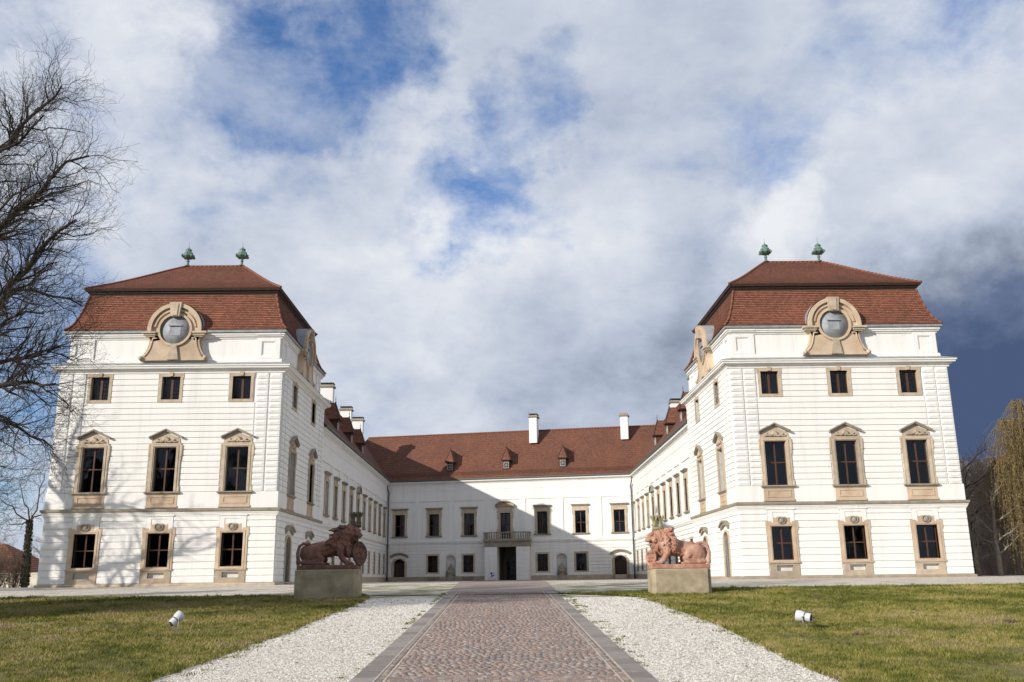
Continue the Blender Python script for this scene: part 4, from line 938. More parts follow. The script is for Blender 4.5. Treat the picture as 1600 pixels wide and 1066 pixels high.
# ------------------------------------------------------------------ main block across the court
def main_block():
    f = Face(fA, fB); L = f.L; base = f.p(L/2); t = empty('main_block', base, 'long two-storey white range with balcony and three dormers closing the court', 'building')
    cu = [1.67, 5.82, 10.02, 14.28, 18.56, 22.92, 27.28]
    ops = [(c-.61, c+.61, 5.07, 7.55) for i, c in enumerate(cu) if i != 3]+[(13.68, 14.88, 4.5, 7.5)]
    gw = [5.70, 9.92, 18.52, 22.88]; ops += [(c-.6, c+.6, .96, 2.84) for c in gw]
    gd = [1.68, 27.24]; ops += [(c-.66, c+.66, .06, 2.54) for c in gd]
    nc = [7.83, 20.68]; ops += [(c-.58, c+.58, .5, 2.86) for c in nc]
    ops += [(13.55, 15.75, 0, 3.66)]
    m = MB(); wall_sheet(m, L, -.4, 11.4, ops, .28); link('wall', m.mesh('wall', 'white_render'), t, f.p(0)-base, f.rot)
    bk = Face(f.p(L+6, -9.4), f.p(-6, -9.4)); m = MB(); m.box(0, bk.L, -.02, .2, -.4, 11.4); link('wall', m.mesh('wall', 'white_render'), t, bk.p(0)-base, bk.rot)
    for i, c in enumerate(cu):
        if i != 3: place(P_FACC[i] if i < 3 else P_FAC, t, f.p(c, 0, 5.07)-base, f.rot)
    for c in gw: place(P_PLAIN, t, f.p(c, 0, .96)-base, f.rot)
    for c in gd: place(P_DOOR, t, f.p(c, 0, .06)-base, f.rot)
    seps = [(0, .15)]+[((cu[i]+cu[i+1])/2-.25, (cu[i]+cu[i+1])/2+.25) for i in range(6)]+[(L-.1, L)]
    panel_wall(t, base, f, 4.5, 10.25, seps, L)
    bl = [(c-.81, c+.81, .8, 3.02) for c in gw]+[(c-.95, c+.95, 0, 2.95) for c in gd]+[(c-.66, c+.66, .3, 3.0) for c in nc]+[(12.1, 17.2, 0, 4.1)]
    bl += [(c-1.1, c+1.1, 2.9, 3.2) for c in gd]
    courses(t, base, f, [(.52+.36*i, .52+.36*(i+1)-.085) for i in range(10)], bl, L)
    def tr(name, prof, mat, a=0., b=None): strip_trim(t, base, name, [f.p(a), f.p(L if b is None else b)], prof, mat)
    tr('plinth', [(0, -.4), (.08, -.4), (.08, .44), (.04, .5), (0, .5)], 'plinth_stone', 0, 12.13); tr('plinth', [(0, -.4), (.08, -.4), (.08, .44), (.04, .5), (0, .5)], 'plinth_stone', 17.18, L)
    tr('string_course', [(0, 4.12), (.08, 4.12), (.10, 4.2), (.16, 4.26), (.16, 4.36), (.19, 4.40), (.19, 4.44), (0, 4.5)], 'white_render')
    tr('frieze', [(.04, 10.25), (.10, 10.25), (.10, 10.32), (.05, 10.36), (.05, 10.98), (.04, 11.0)], 'white_render')
    tr('cornice', [(0, 10.95), (.08, 10.95), (.12, 11.03), (.26, 11.10), (.28, 11.16), (.40, 11.18), (.42, 11.30), (0, 11.35)], 'white_render')
    tr('gutter', [(.2, 11.32), (.46, 11.32), (.56, 11.37), (.56, 11.52), (.50, 11.52), (.46, 11.42), (.2, 11.44)], 'gutter_metal')
    for c in nc:      # niches with carved wall fountains
        m = MB(); n = 12
        V = []
        for i in range(n+1):
            a = pi*i/n; x, y = -.56*cos(a), .42*sin(a)
            V += [(x, y+.0, .5), (x, y, 2.28)]
        F = [(2*i, 2*i+2, 2*i+3, 2*i+1) for i in range(n)]; m.add(V, F, True)
        V = []; q = 6
        for j in range(q+1):
            e = pi/2*j/q
            for i in range(n+1): a = pi*i/n; V.append((-.56*cos(a)*cos(e), .42*sin(a)*cos(e), 2.28+.56*sin(e)))
        m.add(V, [(j*(n+1)+i, j*(n+1)+i+1, (j+1)*(n+1)+i+1, (j+1)*(n+1)+i) for j in range(q) for i in range(n)], True)
        A = arch(.58, 2.28, .58, 14, .5)
        for a, b in zip(A[2:-1], A[3:]): m.add([(a[0], -.001, a[1]), (b[0], -.001, b[1]), (b[0], -.001, 2.87), (a[0], -.001, 2.87)], [(0, 3, 2, 1)])
        nn = link('niche', m.mesh('niche', 'grey_render'), t, f.p(c)-base, f.rot)
        m = MB()
        m.lathe([(.50, 0), (.52, .12), (.46, .2), (.50, .34), (.50, .40), (.42, .42)], 14, c=(0, -.02, .0))
        m.lathe([(.38, .40), (.42, .52), (.30, .62), (.36, .78), (.44, .98), (.42, 1.12), (.30, 1.22), (.34, 1.30), (.22, 1.46), (.24, 1.56), (.10, 1.74), (.12, 1.82), (.03, 1.98)], 14, c=(0, .08, 0), mod=lambda a, i: 1+.09*sin(5*a+i))
        for sg in (-1, 1):
            m.tube([(sg*.2, -.1, .62), (sg*.46, -.14, .74), (sg*.48, -.12, .98), (sg*.30, -.12, 1.12), (sg*.20, -.1, 1.0)], [.07, .08, .08, .06, .04], 6)
            m.tube([(sg*.1, -.08, 1.2), (sg*.28, -.1, 1.32), (sg*.22, -.08, 1.5)], [.05, .06, .03], 6)
        link('wall_fountain', m.mesh('wall_fountain', 'weathered_stone'), nn)
        m = MB()
        for k in (-2, -1, 0, 1, 2):
            a0, a1 = radians(k*22-9.5), radians(k*22+9.5)
            m.prism([(.72*sin(a0), 2.3+.72*cos(a0)), (.72*sin(a1), 2.3+.72*cos(a1)), (1.5*sin(a1), 2.3+1.5*cos(a1)), (1.5*sin(a0), 2.3+1.5*cos(a0))][::-1], -.055-.02*(k == 0), .01)
        link('voussoirs', m.mesh('voussoirs', 'white_render'), nn)
    # portal
    D = 1.25; pr = MB()
    pr.box(12.13, 13.55, -D, -.002, -.4, 3.66); pr.box(15.75, 17.17, -D, -.002, -.4, 3.66)
    P = link('portal', pr.mesh('portal', 'white_render'), t, f.p(0)-base, f.rot)
    m = MB(); m.bbox(.015, 1.405, -.03, .01, 0, .405, .012); pc = m.mesh('portal_course', 'white_render')
    for a in (12.13, 15.75):
        for i in range(8): link('portal_course', pc, P, (a, -D, .05+.45*i))
    m = MB(); m.box(12.11, 17.19, -D-.04, .0, 3.665, 4.22); link('lintel', m.mesh('lintel', 'weathered_stone'), P)
    m = MB(); m.box(12.02, 17.28, -D-.16, 0, 4.22, 4.34); m.box(11.95, 17.35, -D-.25, 0, 4.34, 4.48); link('balcony_slab', m.mesh('balcony_slab', 'weathered_stone'), P)
    bal = MB(); prof = [(.075, 0), (.075, .05), (.045, .09), (.085, .24), (.09, .32), (.045, .5), (.07, .56), (.07, .62)]; bal.lathe(prof, 8); bm_ = bal.mesh('baluster', 'weathered_stone')
    for i in range(17):
        if i in (5, 11): continue
        link('baluster', bm_, P, (12.42+i*(4.46/16), -D-.08, 4.56))
    for sx in (12.16, 17.14):
        for k in range(4): link('baluster', bm_, P, (sx, -D+.22+k*.26, 4.56))
    m = MB(); m.box(12.0, 17.3, -D-.20, -D+.04, 5.18, 5.30); m.box(12.0, 17.3, -D-.18, -D+.02, 4.485, 4.56)
    for sx in (12.03, 17.05): m.box(sx, sx+.22, -D+.045, .0, 5.18, 5.30); m.box(sx, sx+.22, -D+.025, 0, 4.485, 4.56)
    link('rail', m.mesh('rail', 'weathered_stone'), P)
    m = MB()
    for sx in (12.03, 13.72, 15.38, 17.03): m.bbox(sx, sx+.24, -D-.19, -D+.03, 4.562, 5.178, .02)
    link('pier', m.mesh('pier', 'weathered_stone'), P)
    # passage behind the portal: deep shade painted into vault and arch; arched glazed door
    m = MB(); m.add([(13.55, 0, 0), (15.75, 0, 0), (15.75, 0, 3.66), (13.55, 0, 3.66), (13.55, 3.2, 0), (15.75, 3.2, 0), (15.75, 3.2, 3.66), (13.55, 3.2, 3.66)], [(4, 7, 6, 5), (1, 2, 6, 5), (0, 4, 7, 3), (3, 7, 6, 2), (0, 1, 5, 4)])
    link('passage', m.mesh('passage', 'dark_lichen_passage_shade'), P)
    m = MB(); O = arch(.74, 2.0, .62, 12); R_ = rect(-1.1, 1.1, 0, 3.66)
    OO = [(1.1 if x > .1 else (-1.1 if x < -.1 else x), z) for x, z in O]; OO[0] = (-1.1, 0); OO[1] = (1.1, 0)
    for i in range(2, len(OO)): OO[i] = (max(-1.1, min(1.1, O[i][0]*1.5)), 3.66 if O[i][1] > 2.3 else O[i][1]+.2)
    m.ring(OO, O, .25, .6); link('inner_arch', m.mesh('inner_arch', 'dark_lichen_passage_shade'), P, (14.65, 1.9, 0))
    m = MB(); m.box(-.03, .03, .4, .46, 0, 2.6); m.box(-.74, .74, .4, .46, 1.98, 2.05)
    for x in (-.72, .68): m.box(x, x+.05, .4, .46, 0, 2.2)
    for x in (-.38, .38): m.box(x-.015, x+.015, .41, .45, 0, 2.5)
    for z in (.02, .5, 1.0, 1.5): m.box(-.74, .74, .405, .455, z, z+.05)
    link('glazed_door', m.mesh('glazed_door', 'dark_timber'), P, (14.65, 1.9, 0))
    m = MB(); m.box(-.74, .74, .43, .436, 0, 2.6); link('pane', m.mesh('pane', 'glass'), P, (14.65, 1.9, 0))
    # balcony door with segmental pediment
    w, h = 1.2, 3.0; m = MB(); m.ring(rect(-.86, .86, 0, h+.26), rect(-.6, .6, 0, h), -.08, .2)
    for sg in (-1, 1): m.prism([(sg*.84, h-.9), (sg*.95, h-.5), (sg*.95, h+.2), (sg*.84, h+.2)][::sg], -.10, .01); m.prism([(sg*.84, 0), (sg*1.0, 0), (sg*1.0, 1.0), (sg*.84, 1.5)][::sg], -.10, .01)
    m.box(-.86, .86, -.10, .02, h+.26, h+.62)
    bd = Node('balcony_door', m.mesh('balcony_door', 'sandstone'))
    m = MB(); r = 1.42; a0 = math.asin(1.08/r); zc = h+1.26-r; n = 14
    o = [((r+.13)*sin(-a0+2*a0*i/n), zc+(r+.13)*cos(-a0+2*a0*i/n)) for i in range(n+1)]; ii = [(r*sin(-a0+2*a0*i/n), zc+r*cos(-a0+2*a0*i/n)) for i in range(n+1)]
    m.ring(o, ii, -.38, .02, False); m.box(-1.12, -.80, -.34, .02, h+.62, h+.74); m.box(.80, 1.12, -.34, .02, h+.62, h+.74)
    pd = Node('pediment', m.mesh('pediment', 'weathered_stone'))
    m = MB(); m.prism([(-1.0, h+.62), (1.0, h+.62)]+[(p[0]*.98, p[1]) for p in ii[::-1]], -.08, .02); shell_ornament(m, h+.78, .36, -.14)
    for sg in (-1, 1): m.tube([(sg*.1, -.14, h+.72), (sg*.4, -.18, h+.84), (sg*.62, -.16, h+.78), (sg*.7, -.14, h+.68)], [.06, .07, .06, .03], 6)
    ty = Node('tympanum', m.mesh('tympanum', 'pale_sandstone'))
    cu_ = MB()
    for x0, x1 in ((-.5, -.06), (.06, .5)):
        for k in range(8):
            a, b = x0+(x1-x0)*k/8, x0+(x1-x0)*(k+1)/8; cu_.quad((a, .275+.03*(k % 2), .3), (b, .275+.03*((k+1) % 2), .3), (b, .275+.03*((k+1) % 2), h-.1), (a, .275+.03*(k % 2), h-.1))
    bd.kids = [pd, ty, sash(w, h, h*.56, mat='dark_timber', leaf=.07), room(w, h), Node('curtain', cu_.mesh('curtain', 'curtain'))]+panes(w, h, h*.56, leaf=.07)
    place(bd, t, f.p(14.28, 0, 4.5)-base, f.rot)
    # roof
    sl = (ZR-ZE)/4.95
    gable_roof(t, base, f, -8.2, L+8.2, .50, -4.5, -9.5, ZE, ZR, hips=(4, 4))
    m = MB()
    for row in range(3):
        for k in range(int(L/.3)+6):
            s = -1+k*.3+.1*row; z = 12.02+row*.16; d = .5-(z-ZE)/sl
            q = f.p(s, d+.02, z); m.tube([q, f.p(s+.10, d+.10, z+.06)], [.05, .035], 4)
    obj('snow_guards', shift(m, base), 'ridge_tile', t, kind='stuff')
    for s in (7.55, 14.35, 21.0): dormer(t, base, f, s, -.49, 12.65, sl)
    chimney(t, base, f.p(17.15, -3.4), f.rot, 15.8, 19.25, .92, 1.35); chimney(t, base, f.p(28.0, -3.3), f.rot, 15.8, 18.9, .88, 1.0, False)
    for i, (c, q) in enumerate(((.12, 1), (L-.12, 1))):
        m = MB(); a = f.p(c, .18); sg = 1 if i == 0 else -1
        m.lathe([(.07, 0), (.10, .06), (.17, .32), (.17, .40)], 10, c=f.p(c+sg*.02, .42, 11.0)); m.tube([f.p(c+sg*.02, .42, 11.02), f.p(c+sg*.05, .40, 10.7), f.p(c+sg*.22, .24, 10.05), f.p(c+sg*.16, .2, 9.7), f.p(c+sg*.16, .2, .05)], .07, 8)
        for z in (2, 4, 6, 8): m.lathe([(.085, 0), (.085, .06)], 8, c=f.p(c+sg*.16, .2, z))
        obj('downpipe', shift(m, base), 'gutter_metal', t)
    return t
MAIN = main_block()

def wing(A, B, label, wins, ornate, gwins, dorm, chim, outer):
    f = Face(A, B); L = f.L; base = f.p(L/2); t = empty('palace_wing', base, label, 'building')
    ops = [(c-.575, c+.575, 5.12, 7.62) for c in wins]+[(c-.575, c+.575, .9, 2.95) for c in gwins]
    m = MB(); wall_sheet(m, L, -.4, 11.4, ops, .28); link('wall', m.mesh('wall', 'white_render'), t, f.p(0)-base, f.rot)
    bk = Face(f.p(L, -outer), f.p(0, -outer)); m = MB(); m.box(0, bk.L, -.02, .2, -.4, 11.4); link('wall', m.mesh('wall', 'white_render'), t, bk.p(0)-base, bk.rot)
    for i, c in enumerate(wins): place(P_WINGS if i == ornate else P_WING, t, f.p(c, 0, 5.12)-base, f.rot)
    for c in gwins: place(P_WPLAIN, t, f.p(c, 0, .9)-base, f.rot)
    ms = [(a+b)/2 for a, b in zip(wins[:-1], wins[1:])]
    panel_wall(t, base, f, 4.5, 10.25, [(0, .12)]+[(c-.5, c-.08) for c in ms]+[(c+.08, c+.5) for c in ms]+[(L-.1, L)], L)
    courses(t, base, f, [(.52+.36*i, .52+.36*(i+1)-.085) for i in range(10)], [(c-.79, c+.79, .7, 3.2) for c in gwins], L)
    def tr(name, prof, mat): strip_trim(t, base, name, [f.p(0), f.p(L)], prof, mat)
    tr('plinth', [(0, -.4), (.08, -.4), (.08, .44), (.04, .5), (0, .5)], 'plinth_stone')
    tr('string_course', [(0, 4.12), (.08, 4.12), (.10, 4.2), (.16, 4.26), (.16, 4.36), (.19, 4.40), (.19, 4.44), (0, 4.5)], 'white_render')
    tr('frieze', [(.04, 10.25), (.10, 10.25), (.10, 10.32), (.05, 10.36), (.05, 10.98), (.04, 11.0)], 'white_render')
    tr('cornice', [(0, 10.95), (.08, 10.95), (.12, 11.03), (.26, 11.10), (.28, 11.16), (.40, 11.18), (.42, 11.30), (0, 11.35)], 'white_render')
    tr('gutter', [(.2, 11.32), (.46, 11.32), (.56, 11.37), (.56, 11.52), (.50, 11.52), (.46, 11.42), (.2, 11.44)], 'gutter_metal')
    sl = (ZR-ZE)/(outer/2+.5); ext = 5.4
    s0, s1 = (-.0, L+ext) if A[1] < B[1] else (-ext, L)
    gable_roof(t, base, f, s0, s1, .5, -outer/2, -outer-.5, ZE, ZR-.03)
    for s in dorm: dormer(t, base, f, s, -.49, 12.65, sl)
    for s, d, z, w in chim: chimney(t, base, f.p(s, d), f.rot+pi/2, 15.2, z, w, .85)
    return t
LW = 110.6-68.7
wing((-12.88, 68.7), (-12.89, 110.6), 'shaded white wing with dark tiled roof, joined to the branch-covered tower', [3.4+4*k for k in range(10)], 4, [3.0+2.05*2*k for k in range(10)], [10.3, 17.7, 24.8],
     [(20.6, -3.5, 18.9, 1.3), (32.3, -3.5, 18.7, 1.2), (40.4, -3.5, 18.9, 1.35)], 7.8)
fr = Face((15.44, 104.3), (15.0, 68.7)); LR = fr.L
wing((15.44, 104.3), (15.0, 68.7), 'sunlit white wing with red tiled roof, joined to the willow-side tower', [LR-(3.9+3.5*(9-k)) for k in range(10)], 4, [LR-(2.8+3.5*(9-k)) for k in range(10)], [LR-6.9, LR-14.1, LR-21.3],
     [(LR-17, -3.9, 18.7, 1.2), (LR-28, -3.9, 18.4, 1.2)], 7.8)
def court_paving():
    f = Face(fA, fB); V = [f.p(0, 0), f.p(f.L, 0), f.p(f.L, 5.5), f.p(0, 5.5)]
    mb = MB(); mb.add([(v.x, v.y, .03) for v in V[::-1]], [(3, 2, 1, 0) if False else (0, 1, 2, 3)]); mb.f = [mb.f[0][::-1]] if (V[1]-V[0]).cross(V[2]-V[1]).z > 0 else mb.f
    obj('court_paving', mb, 'far_paving', kind='structure')
court_paving()

# ------------------------------------------------------------------ lions on their pedestals
def displace(me, fn):
    nr = [v.normal.copy() for v in me.vertices]; co = [v.co.copy() for v in me.vertices]
    out = np.array([c+n*fn(c) for c, n in zip(co, nr)], 'f'); me.vertices.foreach_set('co', out.ravel()); me.update()
def remesh(name, mb, mat, voxel, smooth=1, noise_amp=0.):
    me = mb.mesh('raw', mat); o = bpy.data.objects.new('raw', me); COL.objects.link(o)
    r = o.modifiers.new('r', 'REMESH'); r.mode = 'VOXEL'; r.voxel_size = voxel; r.use_smooth_shade = True
    if smooth: s = o.modifiers.new('s', 'SMOOTH'); s.factor = .5; s.iterations = smooth
    dg = bpy.context.evaluated_depsgraph_get(); m2 = bpy.data.meshes.new_from_object(o.evaluated_get(dg)); m2.name = name
    bpy.data.objects.remove(o); bpy.data.meshes.remove(me)
    if not m2.materials: m2.materials.append(MAT[mat])
    if noise_amp:
        displace(m2, lambda c: noise_amp*noise.noise(c*9))
    return m2
def ell(mb, c, r, rot=None, n=12, m=8):
    V = []; F = []
    for j in range(1, m):
        t = pi*j/m
        for i in range(n):
            a = 2*pi*i/n; p = Vector((r[0]*sin(t)*cos(a), r[1]*sin(t)*sin(a), r[2]*cos(t)))
            if rot: p = rot @ p
            V.append((c[0]+p.x, c[1]+p.y, c[2]+p.z))
    for s in (1, -1):
        p = Vector((0, 0, r[2]*s)); p = rot @ p if rot else p; V.append((c[0]+p.x, c[1]+p.y, c[2]+p.z))
    T, B = len(V)-2, len(V)-1
    for j in range(m-2):
        for i in range(n): k = (i+1) % n; F.append((j*n+i, (j+1)*n+i, (j+1)*n+k, j*n+k))
    for i in range(n): k = (i+1) % n; F.append((T, i, k)); F.append((B, (m-2)*n+k, (m-2)*n+i))
    mb.add(V, F)
def chain(mb, pts, rad, n=9):
    mb.tube(pts, rad, n); ell(mb, pts[0], [rad[0]]*3, n=n, m=6); ell(mb, pts[-1], [rad[-1]]*3, n=n, m=6)
    for p, r in zip(pts[1:-1], rad[1:-1]): ell(mb, p, [r]*3, n=n, m=6)
def lion(sx, loc, label, mat, crestmat, head_yaw, head_c, shield, open_mouth):
    rnd = random.Random(5 if sx > 0 else 9); t = empty('lion_statue', loc, label, 'statue', 'stone lions guarding the drive'); mb = MB()
    # trunk: rump lying, chest raised
    chain(mb, [(-.92, 0, .50), (-.55, 0, .60), (-.15, 0, .66), (.25, 0, .78), (.55, 0, .92)], [.37, .37, .35, .39, .44])
    ell(mb, (-.85, 0, .62), (.42, .30, .27))
    for sy in (-1, 1):                                   # hind legs folded beside the belly
        ell(mb, (-.72, sy*.27, .44), (.47, .22, .40), Matrix.Rotation(radians(-24), 3, 'Y'))
        chain(mb, [(-.45, sy*.34, .40), (-.28, sy*.36, .26), (-.5, sy*.36, .16), (-1.0, sy*.34, .15)], [.17, .15, .12, .13])
        chain(mb, [(-1.05, sy*.36, .12), (-.6, sy*.40, .09), (-.25, sy*.42, .085)], [.11, .09, .10])
        for k in range(4): ell(mb, (-.14, sy*.42+(k-1.5)*.055, .065), (.09, .035, .055))
        ell(mb, (.42, sy*.27, .78), (.22, .17, .30), Matrix.Rotation(radians(12), 3, 'Y'))     # shoulders
    fl = -1
    # near foreleg planted, far foreleg raised to the shield
    chain(mb, [(.48, -.30, .72), (.50, -.33, .46), (.66, -.35, .22), (.80, -.36, .09)], [.18, .145, .115, .105])
    ell(mb, (.90, -.36, .085), (.15, .12, .085))
    for k in range(4): ell(mb, (1.02, -.36+(k-1.5)*.06, .07), (.075, .034, .06))
    chain(mb, [(.52, .28, .70), (.72, .27, .45), (.98, .20, .42), (1.10, .12, .46)], [.17, .14, .11, .10])
    for k in range(4): ell(mb, (1.17, .10+(k-1.5)*.055, .46), (.07, .03, .05))
    # tail carried over the haunch
    chain(mb, [(-.85, -.12, .88), (-1.08, -.2, .92), (-1.24, -.28, .80), (-1.29, -.34, .52), (-1.26, -.38, .28)], [.075, .07, .065, .07, .085])
    ell(mb, (-1.24, -.39, .15), (.10, .10, .17))
    # neck, mane mass, head
    hc = Vector(head_c); n0 = Vector((.45, 0, 1.02)); ell(mb, n0, (.46, .40, .46)); ell(mb, n0.lerp(hc, .5)+Vector((-.06, 0, .02)), (.42, .38, .42)); ell(mb, hc+Vector((-.12, 0, .03)), (.34, .33, .35))
    ell(mb, (.62, 0, .72), (.30, .30, .40))
    hf = Vector((cos(head_yaw), sin(head_yaw), 0)); hs = Vector((-hf.y, hf.x, 0)); up = Vector((0, 0, 1))
    Rm = Matrix((hf, hs, up)).transposed()
    def hp(a, b, c): return hc+hf*a+hs*b+up*c
    ell(mb, hp(.10, 0, .05), (.24, .22, .24), Rm); ell(mb, hp(.27, 0, -.03), (.20, .145, .11), Rm)      # skull, muzzle
    ell(mb, hp(.42, 0, .01), (.06, .075, .05), Rm)                                                        # nose
    for s in (-1, 1):
        ell(mb, hp(.36, s*.075, -.07), (.12, .09, .075), Rm); ell(mb, hp(.24, s*.12, .15), (.09, .09, .06), Rm); ell(mb, hp(.13, s*.2, -.05), (.13, .09, .14), Rm)
        ell(mb, hp(.30, s*.10, .09), (.04, .035, .035), Rm)
        ell(mb, hp(-.05, s*.24, .24), (.06, .09, .10), Rm)
    dz = -.22 if open_mouth else -.16
    ell(mb, hp(.24, 0, dz), (.17, .11, .06), Rm @ Matrix.Rotation(radians(14 if open_mouth else 4), 3, 'Y')); ell(mb, hp(.10, 0, dz-.06), (.16, .15, .14), Rm)
    # locks
    for k in range(190):
        a = rnd.uniform(-pi, pi); u = rnd.random()
        c = hc.lerp(Vector((.30, 0, .98)), u); rad = .34+.14*u if u < .8 else .48
        d = (hs*cos(a)*1.0 + up*sin(a)); back = -hf if u < .35 else Vector((-1, 0, 0))
        if u < .3 and d.z > .75 and rnd.random() < .5: continue
        p = c + d*rad*.92 + (Vector((0, 0, 0)) if u > .25 else -hf*.02)
        flow = (back*.5 + Vector((0, 0, -1))*(.9 if abs(d.z) < .8 else .2) + d*.35 + Vector((rnd.uniform(-.3, .3), rnd.uniform(-.3, .3), 0))).normalized(); L = rnd.uniform(.16, .30)
        s = flow.cross(d); s = s.normalized()*rnd.uniform(-.06, .06) if s.length > .01 else Vector()
        chain(mb, [p, p+flow*L*.5+s+d*.05, p+flow*L-s*.5+d*.015], [rnd.uniform(.045, .065), rnd.uniform(.045, .06), .02], 6)
    for k in range(70):                                  # chest locks
        y = rnd.uniform(-.32, .32); z = rnd.uniform(.55, 1.0); x = .72+.18*cos(y*4)+rnd.uniform(-.05, .05)
        chain(mb, [(x, y, z), (x+.05, y+rnd.uniform(-.03, .03), z-.12), (x+.01, y, z-.24)], [.05, .055, .02], 6)
    if sx < 0: mb.v = [(-x, y, z) for x, y, z in mb.v]; mb.f = [f[::-1] for f in mb.f]
    bm_ = remesh('body', mb, mat, .0145, 1, .006)
    def mane(c):                # carved curls
        f_ = c.x*sx; q = min(1, max(0, (f_-.12)/.2))*min(1, max(0, (c.z-.46)/.15))
        near = (Vector((f_, c.y, c.z))-(hc+hf*.32)).length; q *= min(1, max(0, (near-.22)/.1))
        return (q*.052*(.5-1.7*abs(noise.noise((c.x*8+c.z*2, c.y*8, c.z*4.5)))) if q > 0 else 0.) - .014*max(0, .25-abs(noise.noise(c*3.4)))*4*.25
    displace(bm_, mane)
    link('body', bm_, t)
    # shield
    (px, py, pz), (wv, hv), yaw, tilt = shield; s = MB(); n = 22
    def sh(r, th, k): return [(r*wv*cos(2*pi*i/n)*(1+.05*cos(4*pi*i/n)), th, r*hv*(sin(2*pi*i/n) - (.10*(1-abs(cos(2*pi*i/n))) if sin(2*pi*i/n) < 0 else 0))) for i in range(n)]
    rows = [(1.0, .05), (1.0, -.02), (.97, -.06), (.88, -.06), (.86, -.03), (.6, -.075), (.3, -.10), (.02, -.105)]; V = []
    for r, th in rows: V += sh(r, th, 0)
    F = [(j*n+i, (j+1)*n+i, (j+1)*n+(i+1) % n, j*n+(i+1) % n) for j in range(len(rows)-1) for i in range(n)]+[tuple(range(n))]
    s.add(V, F, True)
    for q in ([(-.5, .5), (-.2, .72), (.1, .55), (.45, .66), (.5, .3)], [(-.55, -.1), (-.25, .12), (.1, -.05), (.45, .15)], [(-.35, -.5), (0, -.3), (.3, -.55)], [(0, .5), (-.1, .1), (.12, -.3)]):
        s.tube([(a*wv, -.09, b*hv) for a, b in q], [.03, .05, .05, .04, .03][:len(q)], 6)
    Ry = Matrix.Rotation(yaw, 3, 'Z') @ Matrix.Rotation(tilt, 3, 'X'); s.v = [tuple(Ry @ Vector(v)+Vector((px, py, pz))) for v in s.v]
    for sg in (-1, 1): pass
    if sx < 0: s.v = [(-x, y, z) for x, y, z in s.v]; s.f = [f[::-1] for f in s.f]
    link('shield', s.mesh('shield', mat), t)
    # double crest above the head
    c = MB(); cc = crest_at = Vector(head_c)+Vector(CREST[sx])
    ell(c, cc+Vector((0, 0, .0)), (.26, .20, .10)); c.tube([cc+Vector((-.27, 0, -.02)), cc+Vector((.27, 0, -.02))], .10, 8)
    for k, q in enumerate((-1, 1)):
        b = cc+Vector((q*.15, -.02*q, .04)); H = .58+.08*k
        c.lathe([(.05, 0), (.12, .05), (.13, .12), (.09, .20), (.10, .30), (.12, .38), (.13, .44), (.17, .52*H/.58), (.15, .50*H/.58), (.06, .44)], 10, c=tuple(b), mod=lambda a, i: 1+(.16*cos(5*a) if i >= 5 else .05*cos(5*a)))
        for j in range(5): a = 2*pi*j/5+.3; c.tube([b+Vector((.12*cos(a), .12*sin(a), .40)), b+Vector((.19*cos(a), .19*sin(a), .54)), b+Vector((.16*cos(a), .16*sin(a), .64))], [.035, .05, .025], 5)
        ell(c, b+Vector((0, 0, .54)), (.07, .07, .10))
    c.v = [tuple(cc+(Vector(v)-cc)*.84) for v in c.v]
    if sx < 0: c.v = [(-x, y, z) for x, y, z in c.v]; c.f = [f[::-1] for f in c.f]
    link('crest', remesh('crest', c, crestmat, .02, 0, .012), t)
    m = MB(); m.bbox(-1.26, 1.26, -.60, .60, -.17, .02, .03); 
    link('base_slab', m.mesh('base_slab', mat), t)
    return t
CREST = {1: (.10, .06, .37), -1: (-.12, 0, .43)}
def pedestal(x0, x1, y0, y1, zt, label):
    zb = gz(y0)-.15; c = .16; xm = (x0+x1)/2; t = MB(); h = zt-zb
    P = [(x0+c, y0), (x1-c, y0), (x1, y0+c), (x1, y1-c), (x1-c, y1), (x0+c, y1), (x0, y1-c), (x0, y0+c)]
    V = []
    for e, z in ((0, zb), (0, zt-.03), (.03, zt)):
        for (x, y) in P: V.append((x-xm+(e if x < xm else -e), y-y0+(e if y < (y0+y1)/2 else -e), z-zb))
    t.add(V, [(i, (i+1) % 8, 8+(i+1) % 8, 8+i) for i in range(8)]+[(8+i, 8+(i+1) % 8, 16+(i+1) % 8, 16+i) for i in range(8)]+[tuple(range(16, 24)), tuple(range(7, -1, -1))])
    o = obj('pedestal', t, 'pedestal_stone', None, (xm, y0, zb)); tag(o, label, 'pedestal', 'stone pedestals flanking the drive')
pedestal(-8.02, -5.38, 39.7, 41.2, .66, 'tree-shaded grey stone pedestal under the darker lion')
pedestal(6.92, 9.42, 40.0, 41.5, .53, 'sunlit yellowish stone pedestal under the paler lion')
lion(1, (-6.70, 40.45, .83), 'dark red stone lion with oval shield, head turned to the lawn', 'dark_terracotta', 'dark_lichen_passage_shade', radians(-38), (.98, -.06, 1.30), ((1.28, -.10, .50), (.33, .50), radians(38), radians(-8)), False)
lion(-1, (8.17, 40.75, .70), 'sunlit pink terracotta lion in profile, mouth open, with yellow-lichened crest', 'terracotta', 'lichen_stone', radians(-16), (.92, -.02, 1.10), ((1.16, -.12, .30), (.26, .34), radians(42), radians(-10)), True)

